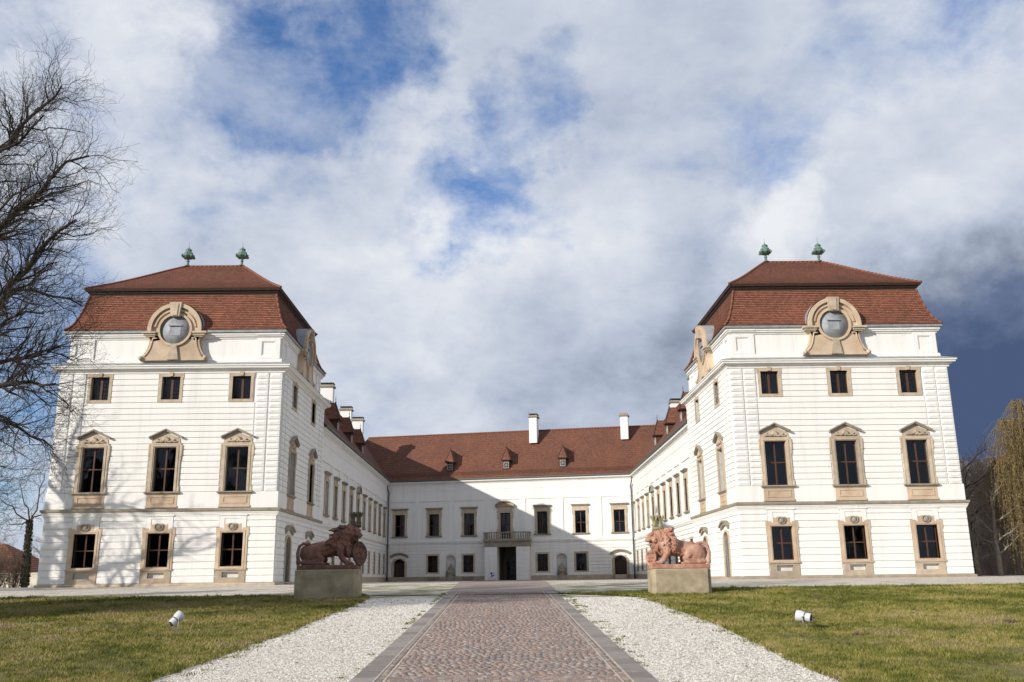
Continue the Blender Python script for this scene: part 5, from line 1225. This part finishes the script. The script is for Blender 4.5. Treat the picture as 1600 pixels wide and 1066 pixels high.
# ------------------------------------------------------------------ small things
def floodlight(loc, aim, label):
    t = empty('floodlight', loc, label, 'floodlight', 'canister floodlights on the lawns'); a = Vector(aim).normalized()
    q = a.to_track_quat('Z', 'Y').to_matrix(); c = Vector((0, 0, .40))
    def put(mb): mb.v = [tuple(q @ Vector(v)+c) for v in mb.v]; return mb
    mb = MB(); mb.lathe([(.001, -.20), (.115, -.20), (.115, -.22), (.135, -.22), (.14, -.20), (.14, -.06), (.145, -.03), (.165, .06), (.175, .10), (.175, .24), (.165, .25), (.155, .20), (.10, .19)], 24)
    obj('housing', put(mb), 'lamp_white', t)
    mb = MB(); mb.lathe([(.155, .195), (.155, .21), (.001, .215)], 24); obj('lens', put(mb), 'lamp_glass', t)
    mb = MB()
    for k in range(5): an = 2*pi*k/5; mb.lathe([(.024, -.235), (.028, -.20)], 8, c=(.075*cos(an), .075*sin(an), 0))
    mb.lathe([(.03, -.26), (.035, -.22)], 10, c=(.02, -.04, 0)); mb.box(-.06, .06, -.008, .008, -.232, -.215); obj('cable_gland', put(mb), 'iron', t)
    mb = MB(); mb.ring([(.15*cos(2*pi*k/16), .15*sin(2*pi*k/16)) for k in range(16)], [(.138*cos(2*pi*k/16), .138*sin(2*pi*k/16)) for k in range(16)], .05, .09); mb.v = [(x, z, y-.1) for x, y, z in mb.v]; obj('clamp_band', put(mb), 'gutter_metal', t)
    s = q @ Vector((1, 0, 0)); s.z = 0; s.normalize(); 
    mb = MB()
    for k in (-1, 1): mb.tube([c+s*.18*k, Vector((s.x*.18*k, s.y*.18*k, .16)), Vector((s.x*.10*k, s.y*.10*k, .02))], [.017, .015, .013], 6)
    mb.tube([Vector(s)*-.10+Vector((0, 0, .02)), Vector(s)*.10+Vector((0, 0, .02))], .015, 6); mb.tube([(0, 0, .03), (0, 0, -.2)], .02, 6)
    for k in (-1, 1): mb.tube([c+s*.20*k, c+s*.165*k], .03, 8)
    obj('bracket', mb, 'zinc', t)
    mb = MB(); e = q @ Vector((.02, -.04, -.25))+c; mb.tube([e, e+(q @ Vector((0, 0, -.08)))+Vector((0, 0, -.05)), Vector((e.x*1.1, e.y*1.1, .06)), Vector((e.x*1.3+.1, e.y*1.3, -.02))], .012, 6); obj('cable', mb, 'iron', t); t.scale = (.76, .76, .76)
floodlight((-7.9, 25.3, gz(25.3)+.03), (.46, .50, .62), 'white canister floodlight tipped skyward in the browner shaded lawn')
floodlight((8.02, 23.6, gz(23.6)+.03), (-.80, .55, .16), 'white canister floodlight lying nearly level in the sunny lawn')
def a_frame():
    f = Face(fA, fB); p = f.p(13.18, 1.95, .03); t = empty('board_sign', p, 'small white folding sign with blue print beside the doorway', 'sign', rot=f.rot)
    mb = MB()
    for sg in (-1, 1): mb.box(*sorted((sg*.27, sg*.31)), -.02, .02, 0, .92)
    mb.box(-.27, .27, -.015, .015, .88, .92); mb.box(-.27, .27, -.015, .015, .22, .26); obj('frame', mb, 'white_paint', t)
    mb = MB(); mb.box(-.27, .27, -.008, .008, .26, .88); obj('board', mb, 'white_paint', t)
    mb = MB(); mb.box(-.25, -.02, -.014, -.0085, .62, .86); mb.box(-.15, .22, -.014, -.0085, .44, .58); mb.box(-.22, .05, -.014, -.0085, .32, .40)
    for k in range(5): mb.box(.02, .2-.03*(k % 2), -.014, -.0085, .82-.04*k, .84-.04*k)
    obj('print', mb, 'sign_blue', t)
    mb = MB()
    for sg in (-1, 1): mb.tube([(sg*.29, .02, .9), (sg*.29, .38, 0)], .016, 6)
    obj('back_leg', mb, 'white_paint', t)
    p = f.p(1.25, 1.1, .03); mb = MB(); mb.bbox(-.36, .36, -.3, .3, 0, .46, .03); o = obj('stone_block', mb, 'pedestal_stone', None, p, f.rot); tag(o, 'squat pale stone block in front of the shaded arched door', 'stone block')
    for i, s in enumerate((5.9, 9.9)):
        p = f.p(s, .55, .03); t = empty('stone_bench', p, 'low grey stone bench under the shaded grilled window nearest the %s' % ('arched door' if i == 0 else 'portal'), 'bench', 'stone benches along the shaded wall', f.rot)
        mb = MB(); mb.bbox(-.75, .75, -.2, .2, .38, .46, .02); obj('seat', mb, 'weathered_stone', t)
        for sg in (-1, 1): mb = MB(); mb.box(sg*.6-.07, sg*.6+.07, -.16, .16, 0, .38); obj('leg', mb, 'weathered_stone', t)
a_frame()
def molehills():
    L = ['molehill just past the sunny floodlight', 'small molehill close in front of the sunny floodlight', 'flat molehill far out on the sunny lawn, nearest its gravel strip', 'molehill alone on the open sunny lawn toward the willow', 'dark molehill nearest the willow']
    for (x, y, r), lb in zip(((9.0, 26.2, .36), (8.6, 21.8, .22), (12.6, 36.4, .4), (13.6, 24.6, .30), (21.2, 36.5, .5)), L):
        mb = MB(); V = []; n = 14; rows = 5
        for j in range(rows):
            q = 1-j/rows
            for i in range(n):
                a = 2*pi*i/n; rr = r*q*(1+.3*noise.noise((x+cos(a), y+sin(a), j*.4))); V.append((rr*cos(a), rr*sin(a), r*.30*(1-q*q)*(1+.4*noise.noise((x+i, y, j)))-.02))
        V.append((0, 0, r*.30)); F = [(j*n+i, j*n+(i+1) % n, (j+1)*n+(i+1) % n, (j+1)*n+i) for j in range(rows-1) for i in range(n)]+[((rows-1)*n+i, (rows-1)*n+(i+1) % n, rows*n) for i in range(n)]
        mb.add(V, F, True)
        for k in range(26):
            a = random.uniform(0, 6.28); q = random.uniform(0, 1.2)*r; s = random.uniform(.015, .045); ell(mb, (q*cos(a), q*sin(a), max(.01, r*.28*(1-(q/r)**2))), (s, s*.9, s*.7), n=6, m=4)
        o = obj('molehill', mb, 'soil', None, (x, y, gz(y)+.03)); tag(o, lb, 'molehill', 'molehills on the sunny lawn')
    mb = MB()
    for k in range(1700):        # fallen leaves and bits of bark on gravel and turf
        sd_ = random.choice((-1, 1)); y = random.uniform(14, 40); x = (random.gauss(-4.9, .9) if sd_ < 0 else random.gauss(5.6, .9)) if random.random() < .5 else sd_*random.uniform(2, 16)
        if -1.9 < x < 3.1: continue
        s = random.uniform(.015, .045); a = random.uniform(0, 6.28); z = gz(y)+.045; c, d = cos(a)*s, sin(a)*s
        mb.add([(x-c, y-d, z), (x+d*.5, y-c*.5, z+.012), (x+c, y+d, z+.01), (x-d*.5, y+c*.5, z)], [(0, 1, 2, 3)])
    o = obj('leaf_litter', mb, 'soil'); tag(o, 'scattered dead leaves on the gravel and lawns', 'leaves', kind='stuff')
molehills()

# ------------------------------------------------------------------ trees
class Tubes:
    """many thin tapered tubes gathered in numpy"""
    def __init__(s): s.V = []; s.F = []; s.n = 0
    def batch(s, P, r0, r1, n):
        """P (K,m,3)"""
        P = np.asarray(P, 'f'); K, m = P.shape[:2]
        if not K: return
        T = np.gradient(P, axis=1); T /= np.linalg.norm(T, axis=2, keepdims=True)+1e-9
        ref = np.where(np.abs(T[:, :1, 2:]) < .9, np.array([[[0, 0, 1.]]]), np.array([[[1., 0, 0]]]))
        U = np.cross(T, np.broadcast_to(ref, T.shape)); U /= np.linalg.norm(U, axis=2, keepdims=True)+1e-9; Wv = np.cross(T, U)
        t = np.linspace(0, 1, m)[None]; R = (np.asarray(r0)[:, None]*(1-t)+np.asarray(r1)[:, None]*t)[:, :, None, None]; a = 2*pi*np.arange(n)/n
        Q = P[:, :, None]+R*(U[:, :, None]*np.cos(a)[None, None, :, None]+Wv[:, :, None]*np.sin(a)[None, None, :, None]); s.V.append(Q.reshape(-1, 3).astype('f'))
        k0 = (np.arange(K)*m*n)[:, None, None]; i = (np.arange(m-1)*n)[None, :, None]; k = np.arange(n)[None, None]; k2 = (k+1) % n
        s.F.append((s.n+np.stack(np.broadcast_arrays(k0+i+k, k0+i+k2, k0+i+n+k2, k0+i+n+k), -1)).reshape(-1, 4)); s.n += K*m*n
    def tube(s, pts, r0, r1, n): s.batch(np.array([pts], 'f'), [r0], [r1], n)
    def obj(s, name, mat, parent, base):
        me = fastmesh(name, np.concatenate(s.V)-np.array(base, 'f'), np.concatenate(s.F), mat, smooth=True); return link(name, me, parent)
def curves(A, B, rng, wob, m):
    A, B = np.asarray(A, float), np.asarray(B, float); K = len(A); t = np.linspace(0, 1, m)[None, :, None]; P = A[:, None]*(1-t)+B[:, None]*t
    L = np.linalg.norm(B-A, axis=1)[:, None]; off = np.zeros((K, 3))
    for i in range(1, m): off = off*.6+rng.normal(size=(K, 3))*wob*L/m; P[:, i] += off
    return P
def curve(a, b, rng, wob, m=6, sag=0.):
    P = curves([a], [b], rng, wob, m)[0]; i = np.arange(m)/(m-1); P[:, 2] += sag*4*i*(1-i); return list(P)
def grow(P, r0, r1, rng, ppm, ln, up, m, minr, skip=0., ang=(28, 62)):
    """side shoots along a set of branches P (K,m,3)"""
    P = np.asarray(P, float); K, mm = P.shape[:2]; L = np.linalg.norm(np.diff(P, axis=1), axis=2).sum(1); n = np.maximum(2, (L*ppm).astype(int)); idx = np.repeat(np.arange(K), n)
    loc = np.concatenate([np.arange(q) for q in n]); N = len(idx); t = (loc+rng.random(N))/n[idx]; t = skip+(1-skip)*t
    f = t*(mm-1); i = np.minimum(f.astype(int), mm-2); f = (f-i)[:, None]; p = P[idx, i]*(1-f)+P[idx, i+1]*f; d = P[idx, i+1]-P[idx, i]; d /= np.linalg.norm(d, axis=1, keepdims=True)+1e-9
    s = np.cross(d, rng.normal(size=(N, 3))); s /= np.linalg.norm(s, axis=1, keepdims=True)+1e-9; a = np.radians(rng.uniform(ang[0], ang[1], N))[:, None]
    v = d*np.cos(a)+s*np.sin(a); v[:, 2] += up*rng.uniform(.2, 1.2, N); v /= np.linalg.norm(v, axis=1, keepdims=True)
    l = (rng.uniform(ln[0], ln[1], N)*(1.1-.55*t))[:, None]; r = np.maximum(minr, (np.asarray(r0)[idx]*(1-t)+np.asarray(r1)[idx]*t)*rng.uniform(.38, .56, N))
    return curves(p, p+v*l, rng, .30, m), r, np.maximum(minr*.7, r*.3)
def ramify(tb, pts, r0, r1, level, rng, ppm, lens, up=.35, lim=None, minr=.0035):
    P = np.asarray(pts, float); P = P[None] if P.ndim == 2 else P; R0 = np.broadcast_to(r0, (len(P),)); R1 = np.broadcast_to(r1, (len(P),))
    for k in range(len(ppm)):
        P, R0, R1 = grow(P, R0, R1, rng, ppm[k], lens[k], up, (7, 5, 4, 4)[k], minr, .12 if k == 0 else 0); tb.batch(P, R0, R1, 4 if k == 0 else 3)
def bare_tree(x, y, h, label, group, seed, limbs=None, ppm=(1.6, 2.2, 3.0), lens=((1.6, 3.4), (.7, 1.6), (.3, .8)), r=.32, nl=9, up=.35, mats=('bark', 'twig'), spread=.5, lean=(0, 0), name='bare_tree', minr=.0045, crown0=.30):
    rng = np.random.default_rng(seed); zb = gz(y)-.1; t = empty(name, (x, y, zb), label, 'tree', group); base = (x, y, zb)
    tr = Tubes(); top = (x+lean[0], y+lean[1], zb+h*.72); tp = curve((x, y, zb), top, rng, .10, 9); tr.tube([np.array(tp[0])+np.array([0, 0, -.2])]+tp, r*1.25, r*.35, 10); tr.obj('trunk', mats[0], t, base)
    lm = Tubes(); tw = Tubes(); LL = []
    if limbs:
        for a, mid, e, rr in limbs: q = curve(a, mid, rng, .12, 6)+curve(mid, e, rng, .2, 6)[1:]; LL.append((q, rr))
    for k in range(nl):
        f = crown0+(1-crown0)*(k+rng.random())/nl; i = min(len(tp)-2, int(f*(len(tp)-1))); p = np.array(tp[i]); a = k*2.399+rng.uniform(-.4, .4); l = h*spread*(1.15-.55*f)
        e = p+np.array([cos(a)*l, sin(a)*l, l*rng.uniform(.45, 1.0)]); LL.append((curve(p, e, rng, .22, 11), r*.45*(1.2-.6*f)))
    P = np.array([q for q, _ in LL]); rr = np.array([q for _, q in LL])*(.95 if limbs else 1); lm.batch(P, rr, rr*.22, 7)
    ramify(tw, P, rr, rr*.22, 0, rng, ppm, lens, up, None, minr)
    lm.obj('limbs', mats[0], t, base); tw.obj('twigs', mats[1], t, base); return t
# big tree whose branches reach in over the lawn
X0, Y0 = -20.6, 27.6
BIG = bare_tree(X0, Y0, 23, 'big leafless tree whose dark branches reach in front of the shaded tower', None, 11, minr=.0036, ppm=(3.6, 4.5, 5.4), lens=((1.3, 3.1), (.6, 1.6), (.25, .85)), r=.42, nl=5, up=.30, spread=.30, crown0=.5,
    limbs=[((X0, Y0, 4.6), (-14.2, 27.2, 8.6), (-11.9, 26.8, 10.9), .17), ((X0, Y0, 4.2), (-13.9, 27.0, 5.9), (-11.9, 26.6, 5.8), .15), ((X0, Y0, 6.6), (-14.4, 27.6, 11.4), (-12.0, 27.4, 13.4), .15),
           ((X0, Y0, 8.5), (-15.0, 28.0, 14.2), (-13.2, 27.6, 16.2), .13), ((X0, Y0, 4.4), (-14.8, 26.4, 4.6), (-13.0, 26.2, 2.6), .10), ((X0, Y0, 5.4), (-14.6, 29.0, 7.2), (-13.0, 29.4, 7.6), .12),
           ((X0, Y0, 7.4), (-15.2, 26.2, 10.0), (-12.6, 26.0, 11.8), .11), ((X0, Y0, 6), (-15.0, 28.4, 9.4), (-12.4, 28.6, 9.0), .11), ((X0, Y0, 4.0), (-15.6, 27.6, 3.6), (-13.9, 27.4, 1.6), .08), ((X0, Y0, 9.5), (-15.6, 27.0, 12.6), (-13.2, 26.6, 14.4), .12), ((X0, Y0, 5.0), (-14.6, 26.6, 7.0), (-12.2, 26.2, 8.0), .12), ((X0, Y0, 4.6), (-14.2, 28.0, 5.2), (-12.6, 28.4, 4.2), .10)])
BIG.location.x -= .55
# trees out to the side whose shadows fall on the tower, lawn and lion
for i, (x, y, h, sd_, rr, sp, c0) in enumerate(((-36.0, 46.5, 19, 21, .42, .40, .30), (-41, 43.5, 18, 22, .36, .38, .35), (-26.5, 27.5, 15, 25, .30, .34, .3))):
    bare_tree(x, y, h, 'leafless park tree standing off beyond the shaded lawn', 'park trees off beyond the shaded lawn', sd_, ppm=(1.5, 2.0), lens=((1.4, 3.0), (.7, 1.6)), r=rr, nl=13, spread=sp, minr=.014, crown0=c0)
def conifer(x, y, h, w, label, group, seed, name='yew_tree', mat='fir', n=9000):
    rng = np.random.default_rng(seed); zb = gz(y)-.1; t = empty(name, (x, y, zb), label, 'tree', group); tr = Tubes(); tr.tube([(x, y, zb), (x, y, zb+h*.8)], .2, .05, 8); tr.obj('trunk', 'bark', t, (x, y, zb))
    f = rng.random(n)**.8; a = rng.random(n)*2*pi; R = w*np.sqrt(rng.random(n))*(1-f)**.6*(1+.25*np.sin(a*3+f*9)); C = np.stack([R*np.cos(a), R*np.sin(a), .4+f*(h-.4)], 1)
    s = .16+.2*rng.random(n); D = rng.normal(size=(n, 3)); D /= np.linalg.norm(D, axis=1, keepdims=True); E = np.cross(D, rng.normal(size=(n, 3))); E /= np.linalg.norm(E, axis=1, keepdims=True)
    V = np.stack([C-D*s[:, None], C+E*s[:, None]*.35, C+D*s[:, None], C-E*s[:, None]*.35], 1).reshape(-1, 3); me = fastmesh('crown', V, np.arange(4*n).reshape(-1, 4), mat); link('crown', me, t)
for i, (x, y, h, w) in enumerate(((-22.6, 29.6, 8.8, 2.1), (-24.6, 25.6, 10.5, 2.3), (-20.9, 32.4, 4.6, 1.7), (-28.5, 24.0, 13.5, 2.6), (-27.5, 31.0, 8.5, 2.3), (-24.2, 32.0, 8.0, 2.2), (-30.5, 28.0, 12.5, 2.7), (-33.5, 33.0, 11, 2.5), (-29.5, 21.5, 17.5, 2.7), (-34.5, 21.0, 19.5, 2.8))):
    conifer(x, y, h, w, 'dark evergreen standing off beyond the shaded lawn', 'evergreens off beyond the shaded lawn', 30+i)

for i in range(11):      # the park the windows look out on
    conifer(-52+11*i+(i*7 % 5), -34-(i*5 % 9), 13+(i*3 % 6), 4.2, 'tall dark evergreen of the park facing the palace', 'park evergreens facing the palace', 200+i, n=5000)
def ivy_tree():
    x, y = -29.4, 60.5; rng = np.random.default_rng(4); t = empty('ivy_clad_tree', (x, y, 0), 'slim ivy-covered trunk with bare top at the outer corner of the shaded tower', 'tree'); tr = Tubes(); tp = curve((x, y, -.2), (x-.15, y, 4.1), rng, .05, 6); tr.tube(tp, .22, .12, 8); tr.obj('trunk', 'bark', t, (x, y, 0))
    tw = Tubes()
    for a, l in ((-.9, 3.6), (.3, 4.2), (1.0, 3.0), (-.3, 3.2), (-1.6, 2.4)):
        q = curve(tp[-1], np.array(tp[-1])+np.array([l*sin(a)*.75, rng.uniform(-1, 1), l*cos(a)*.8]), rng, .22, 7); tw.tube(q, .06, .015, 5); ramify(tw, q, .05, .012, 0, rng, (2.6, 3.2), ((.6, 1.5), (.25, .7)), .3, None, .009)
    tw.obj('branches', 'bark', t, (x, y, 0))
    n = 2200; f = rng.random(n); a = rng.random(n)*2*pi; R = (.12+.17*rng.random(n))*(1-.3*f); C = np.stack([-.15*f+R*np.cos(a), R*np.sin(a), .1+f*4.1], 1); s = .035+.045*rng.random(n)
    D = rng.normal(size=(n, 3)); D /= np.linalg.norm(D, axis=1, keepdims=True); E = np.cross(D, rng.normal(size=(n, 3))); E /= np.linalg.norm(E, axis=1, keepdims=True)
    V = np.stack([C-D*s[:, None], C+E*s[:, None], C+D*s[:, None], C-E*s[:, None]], 1).reshape(-1, 3); link('ivy', fastmesh('ivy', V, np.arange(4*n).reshape(-1, 4), 'ivy'), t)
ivy_tree()
def bush(x, y, h, w, label, group, seed, mat='hedge_twig', name='bare_bush', n=46):
    rng = np.random.default_rng(seed); t = empty(name, (x, y, gz(y)-.05), label, 'bush', group); tw = Tubes(); LL = []
    for k in range(n):
        a = rng.random()*2*pi; q = rng.random()*w; b = np.array([x+q*.35*cos(a), y+q*.35*sin(a), gz(y)-.05]); e = np.array([x+q*cos(a), y+q*sin(a)*.7, gz(y)+h*rng.uniform(.6, 1)])
        LL.append(curve(b, e, rng, .2, 6))
    P = np.array(LL); q = np.full(n, .02); tw.batch(P, q, q*.3, 3); ramify(tw, P, .016, .006, 0, rng, (4.0, 4.5), ((.3, .8), (.12, .35)), .3, None, .007)
    tw.obj('stems', mat, t, (x, y, gz(y)-.05))
for i, (x, y, h, w) in enumerate(((-31.2, 59.5, 2.2, 1.3), (-33.4, 60.5, 1.9, 1.3), (-35.5, 59.4, 2.3, 1.5), (-32.2, 62.5, 2.9, 1.4), (-37.6, 62, 2.8, 1.5), (-34.6, 64.5, 3.0, 1.5), (-30.6, 61.5, 2.4, 1.3), (-33.0, 58.6, 2.0, 1.4), (-36.2, 66, 3.4, 1.7), (-39.5, 67, 3.4, 1.8))):
    bush(x, y, h, w, 'leafless brown bush in the thicket in front of the red-roofed house', 'bushes in front of the red-roofed house', 50+i)
def house():
    x, y = -47.5, 84.; t = empty('small_house', (x, y, 0), 'low house with red tiled roof and pale chimney beyond the thicket', 'house'); m = MB(); m.box(-7, 6, 0, 8, -1.5, 1.5); obj('wall', m, 'house_plaster', t)
    m = MB(); rows = 14
    def rf(z): return 4.6*(z)
    E = [(-7.5, -.6), (6.5, -.6), (6.5, 8.6), (-7.5, 8.6)]
    hip_tiles(m, -7.5, 6.5, -.6, 8.6, [(4.3*i/rows, 4.59*i/rows, 1.2+2.7*i/rows) for i in range(rows+1)]); r = obj('roof', m, 'roof_tile', t)
    m = MB(); m.box(-3.2, -2.1, 0, .9, 0, 2.6); link('chimney', m.mesh('chimney', 'house_plaster'), r, (5.9, -.5, .6)); 
    m = MB()
    for k in range(4): m.box(-3.2+k*.3, -3.05+k*.3, 0, .9, 2.6, 2.78)
    m.box(-3.28, -2.02, -.08, .98, 2.78, 2.86); link('chimney_cap', m.mesh('chimney_cap', 'weathered_stone'), r, (5.9, -.5, .6))
    m = MB()
    for k in (-4, 0, 4): m.ring(rect(k-.6, k+.6, 0, 1.1), rect(k-.5, k+.5, .1, 1.0), -.03, .02)
    obj('window', m, 'white_paint', t)
    m = MB(); m.box(-12, 7.5, -.15, .15, -.5, .95); m.box(-12.05, 7.55, -.2, .2, .952, 1.05); o = obj('garden_wall', m, 'house_plaster', None, (-40, 72, 0)); tag(o, 'pale plastered garden wall behind the leafless bushes', 'wall')
house()
for i, (x, y, h) in enumerate(((-70, 150, 9), (-62, 155, 8), (-76, 160, 10), (-55, 150, 8), (-84, 158, 10), (-66, 170, 10))):
    bare_tree(x, y, h, 'far leafless tree rising over the red-roofed house', 'far trees over the red-roofed house', 70+i, ppm=(2.4, 2.2), lens=((.9, 2.0), (.5, 1.1)), r=.16, nl=14, spread=.36, mats=('wood_twig', 'wood_twig'), minr=.022)
rw = random.Random(12); wood = []
for k in range(22):
    y = 69+2.1*k+rw.uniform(-1, 1); a = .492+.095*((k*.618) % 1); wood.append((.6+.0134*y+a*.985*y, y, 10.5+.07*(y-69)*1.6+rw.uniform(-1, 1)))
for i, (x, y, h) in enumerate(wood):
    bare_tree(x, y, h, 'leafless grey-brown tree in the wood behind the weeping willow', 'wood behind the weeping willow', 90+i, ppm=(3.2, 3.2), lens=((1.0, 2.4), (.6, 1.4)), r=.24, nl=15, spread=.40, mats=('pale_bark' if i % 3 else 'bark', 'wood_twig'), minr=.014, lean=((i % 5-2)*.5, 0))
for i in range(22):
    y = 66+2.0*i; a = .494+.085*((i*.618+.3) % 1); x, h, w = .6+.0134*y+a*.985*y, 2.3+.06*(y-66)+rw.uniform(-.3, .5), 1.7+.03*(y-66)
    bush(x, y, h, w, 'leafless undergrowth bush at the foot of the wood by the willow', 'undergrowth at the foot of the wood', 120+i, 'wood_twig', n=26)
for i, (x, y, h, lb) in enumerate(((31.3, 58.4, 7.6, 'slim pale-barked bare tree close beside the weeping willow'), (30.5, 59.6, 6.4, 'smaller pale-barked bare tree nearest the willow-side tower corner'))):
    bare_tree(x, y, h, lb, None, 300+i, ppm=(3.0, 3.4), lens=((.6, 1.5), (.3, .8)), r=.15, nl=11, spread=.24, mats=('pale_bark', 'pale_bark'), minr=.007)
def willow():
    x, y = 35.4, 57.6; rng = np.random.default_rng(8); t = empty('weeping_willow', (x, y, -.1), 'tall weeping willow with yellow-brown hanging strands', 'tree'); b = (x, y, -.1); tr = Tubes(); tp = curve((x, y, -.2), (x+.2, y, 5.5), rng, .06, 6); tr.tube(tp, .5, .34, 10)
    tips = []
    for k in range(16):
        a = k*2.399; l = rng.uniform(2.0, 3.4); e = np.array([x+l*cos(a), y+l*sin(a), rng.uniform(6.6, 11.0)]); q = curve(tp[-1], e, rng, .15, 8, .8); tr.tube(q, .17, .03, 6)
        for j in range(3, 8): tips.append(q[j])
    tr.obj('trunk', 'bark', t, b); st = Tubes(); T = np.array(tips); K = 4200
    p = T[rng.integers(len(T), size=K)]; a = rng.random(K)*2*pi; out = rng.uniform(.3, 1.7, K); Ls = np.minimum(rng.uniform(1.5, 7.5, K), p[:, 2]-1.0+rng.uniform(-.6, 1.8, K)); shade = rng.random(K); sv = np.linspace(0, 1, 9)
    P = np.empty((K, 9, 3))
    for i_, s_ in enumerate(sv):
        P[:, i_, 0] = p[:, 0]+out*np.cos(a)*min(1, s_*2.2); P[:, i_, 1] = p[:, 1]+out*np.sin(a)*min(1, s_*2.2); P[:, i_, 2] = p[:, 2]+.4*sin(min(1, s_*3)*pi)-Ls*s_**1.25
    P += rng.normal(size=P.shape)*.05; st.batch(P, np.full(K, .012), np.full(K, .004), 3)
    n = np.maximum(4, (Ls*7).astype(int)); idx = np.repeat(np.arange(K), n); m = len(idx); s_ = rng.random(m)*.97+.03; i_ = np.minimum((s_*8).astype(int), 7); f = (s_*8-i_)[:, None]
    C = P[idx, i_]*(1-f)+P[idx, i_+1]*f; D = rng.normal(size=(m, 3))*.5+np.array([0, 0, -1]); D /= np.linalg.norm(D, axis=1, keepdims=True); E = np.cross(D, rng.normal(size=(m, 3))); E /= np.linalg.norm(E, axis=1, keepdims=True); ln = (.07+.10*rng.random(m))[:, None]
    V = np.stack([C, C+D*ln*.5+E*.022, C+D*ln, C+D*ln*.5-E*.022], 1).reshape(-1, 3)-np.array(b)
    st.obj('strands', 'willow_leaf', t, b)
    link('foliage', fastmesh('foliage', V, np.arange(4*m).reshape(-1, 4), 'willow_leaf', (shade[idx]+rng.normal(size=m)*.08) % 1), t)
willow()
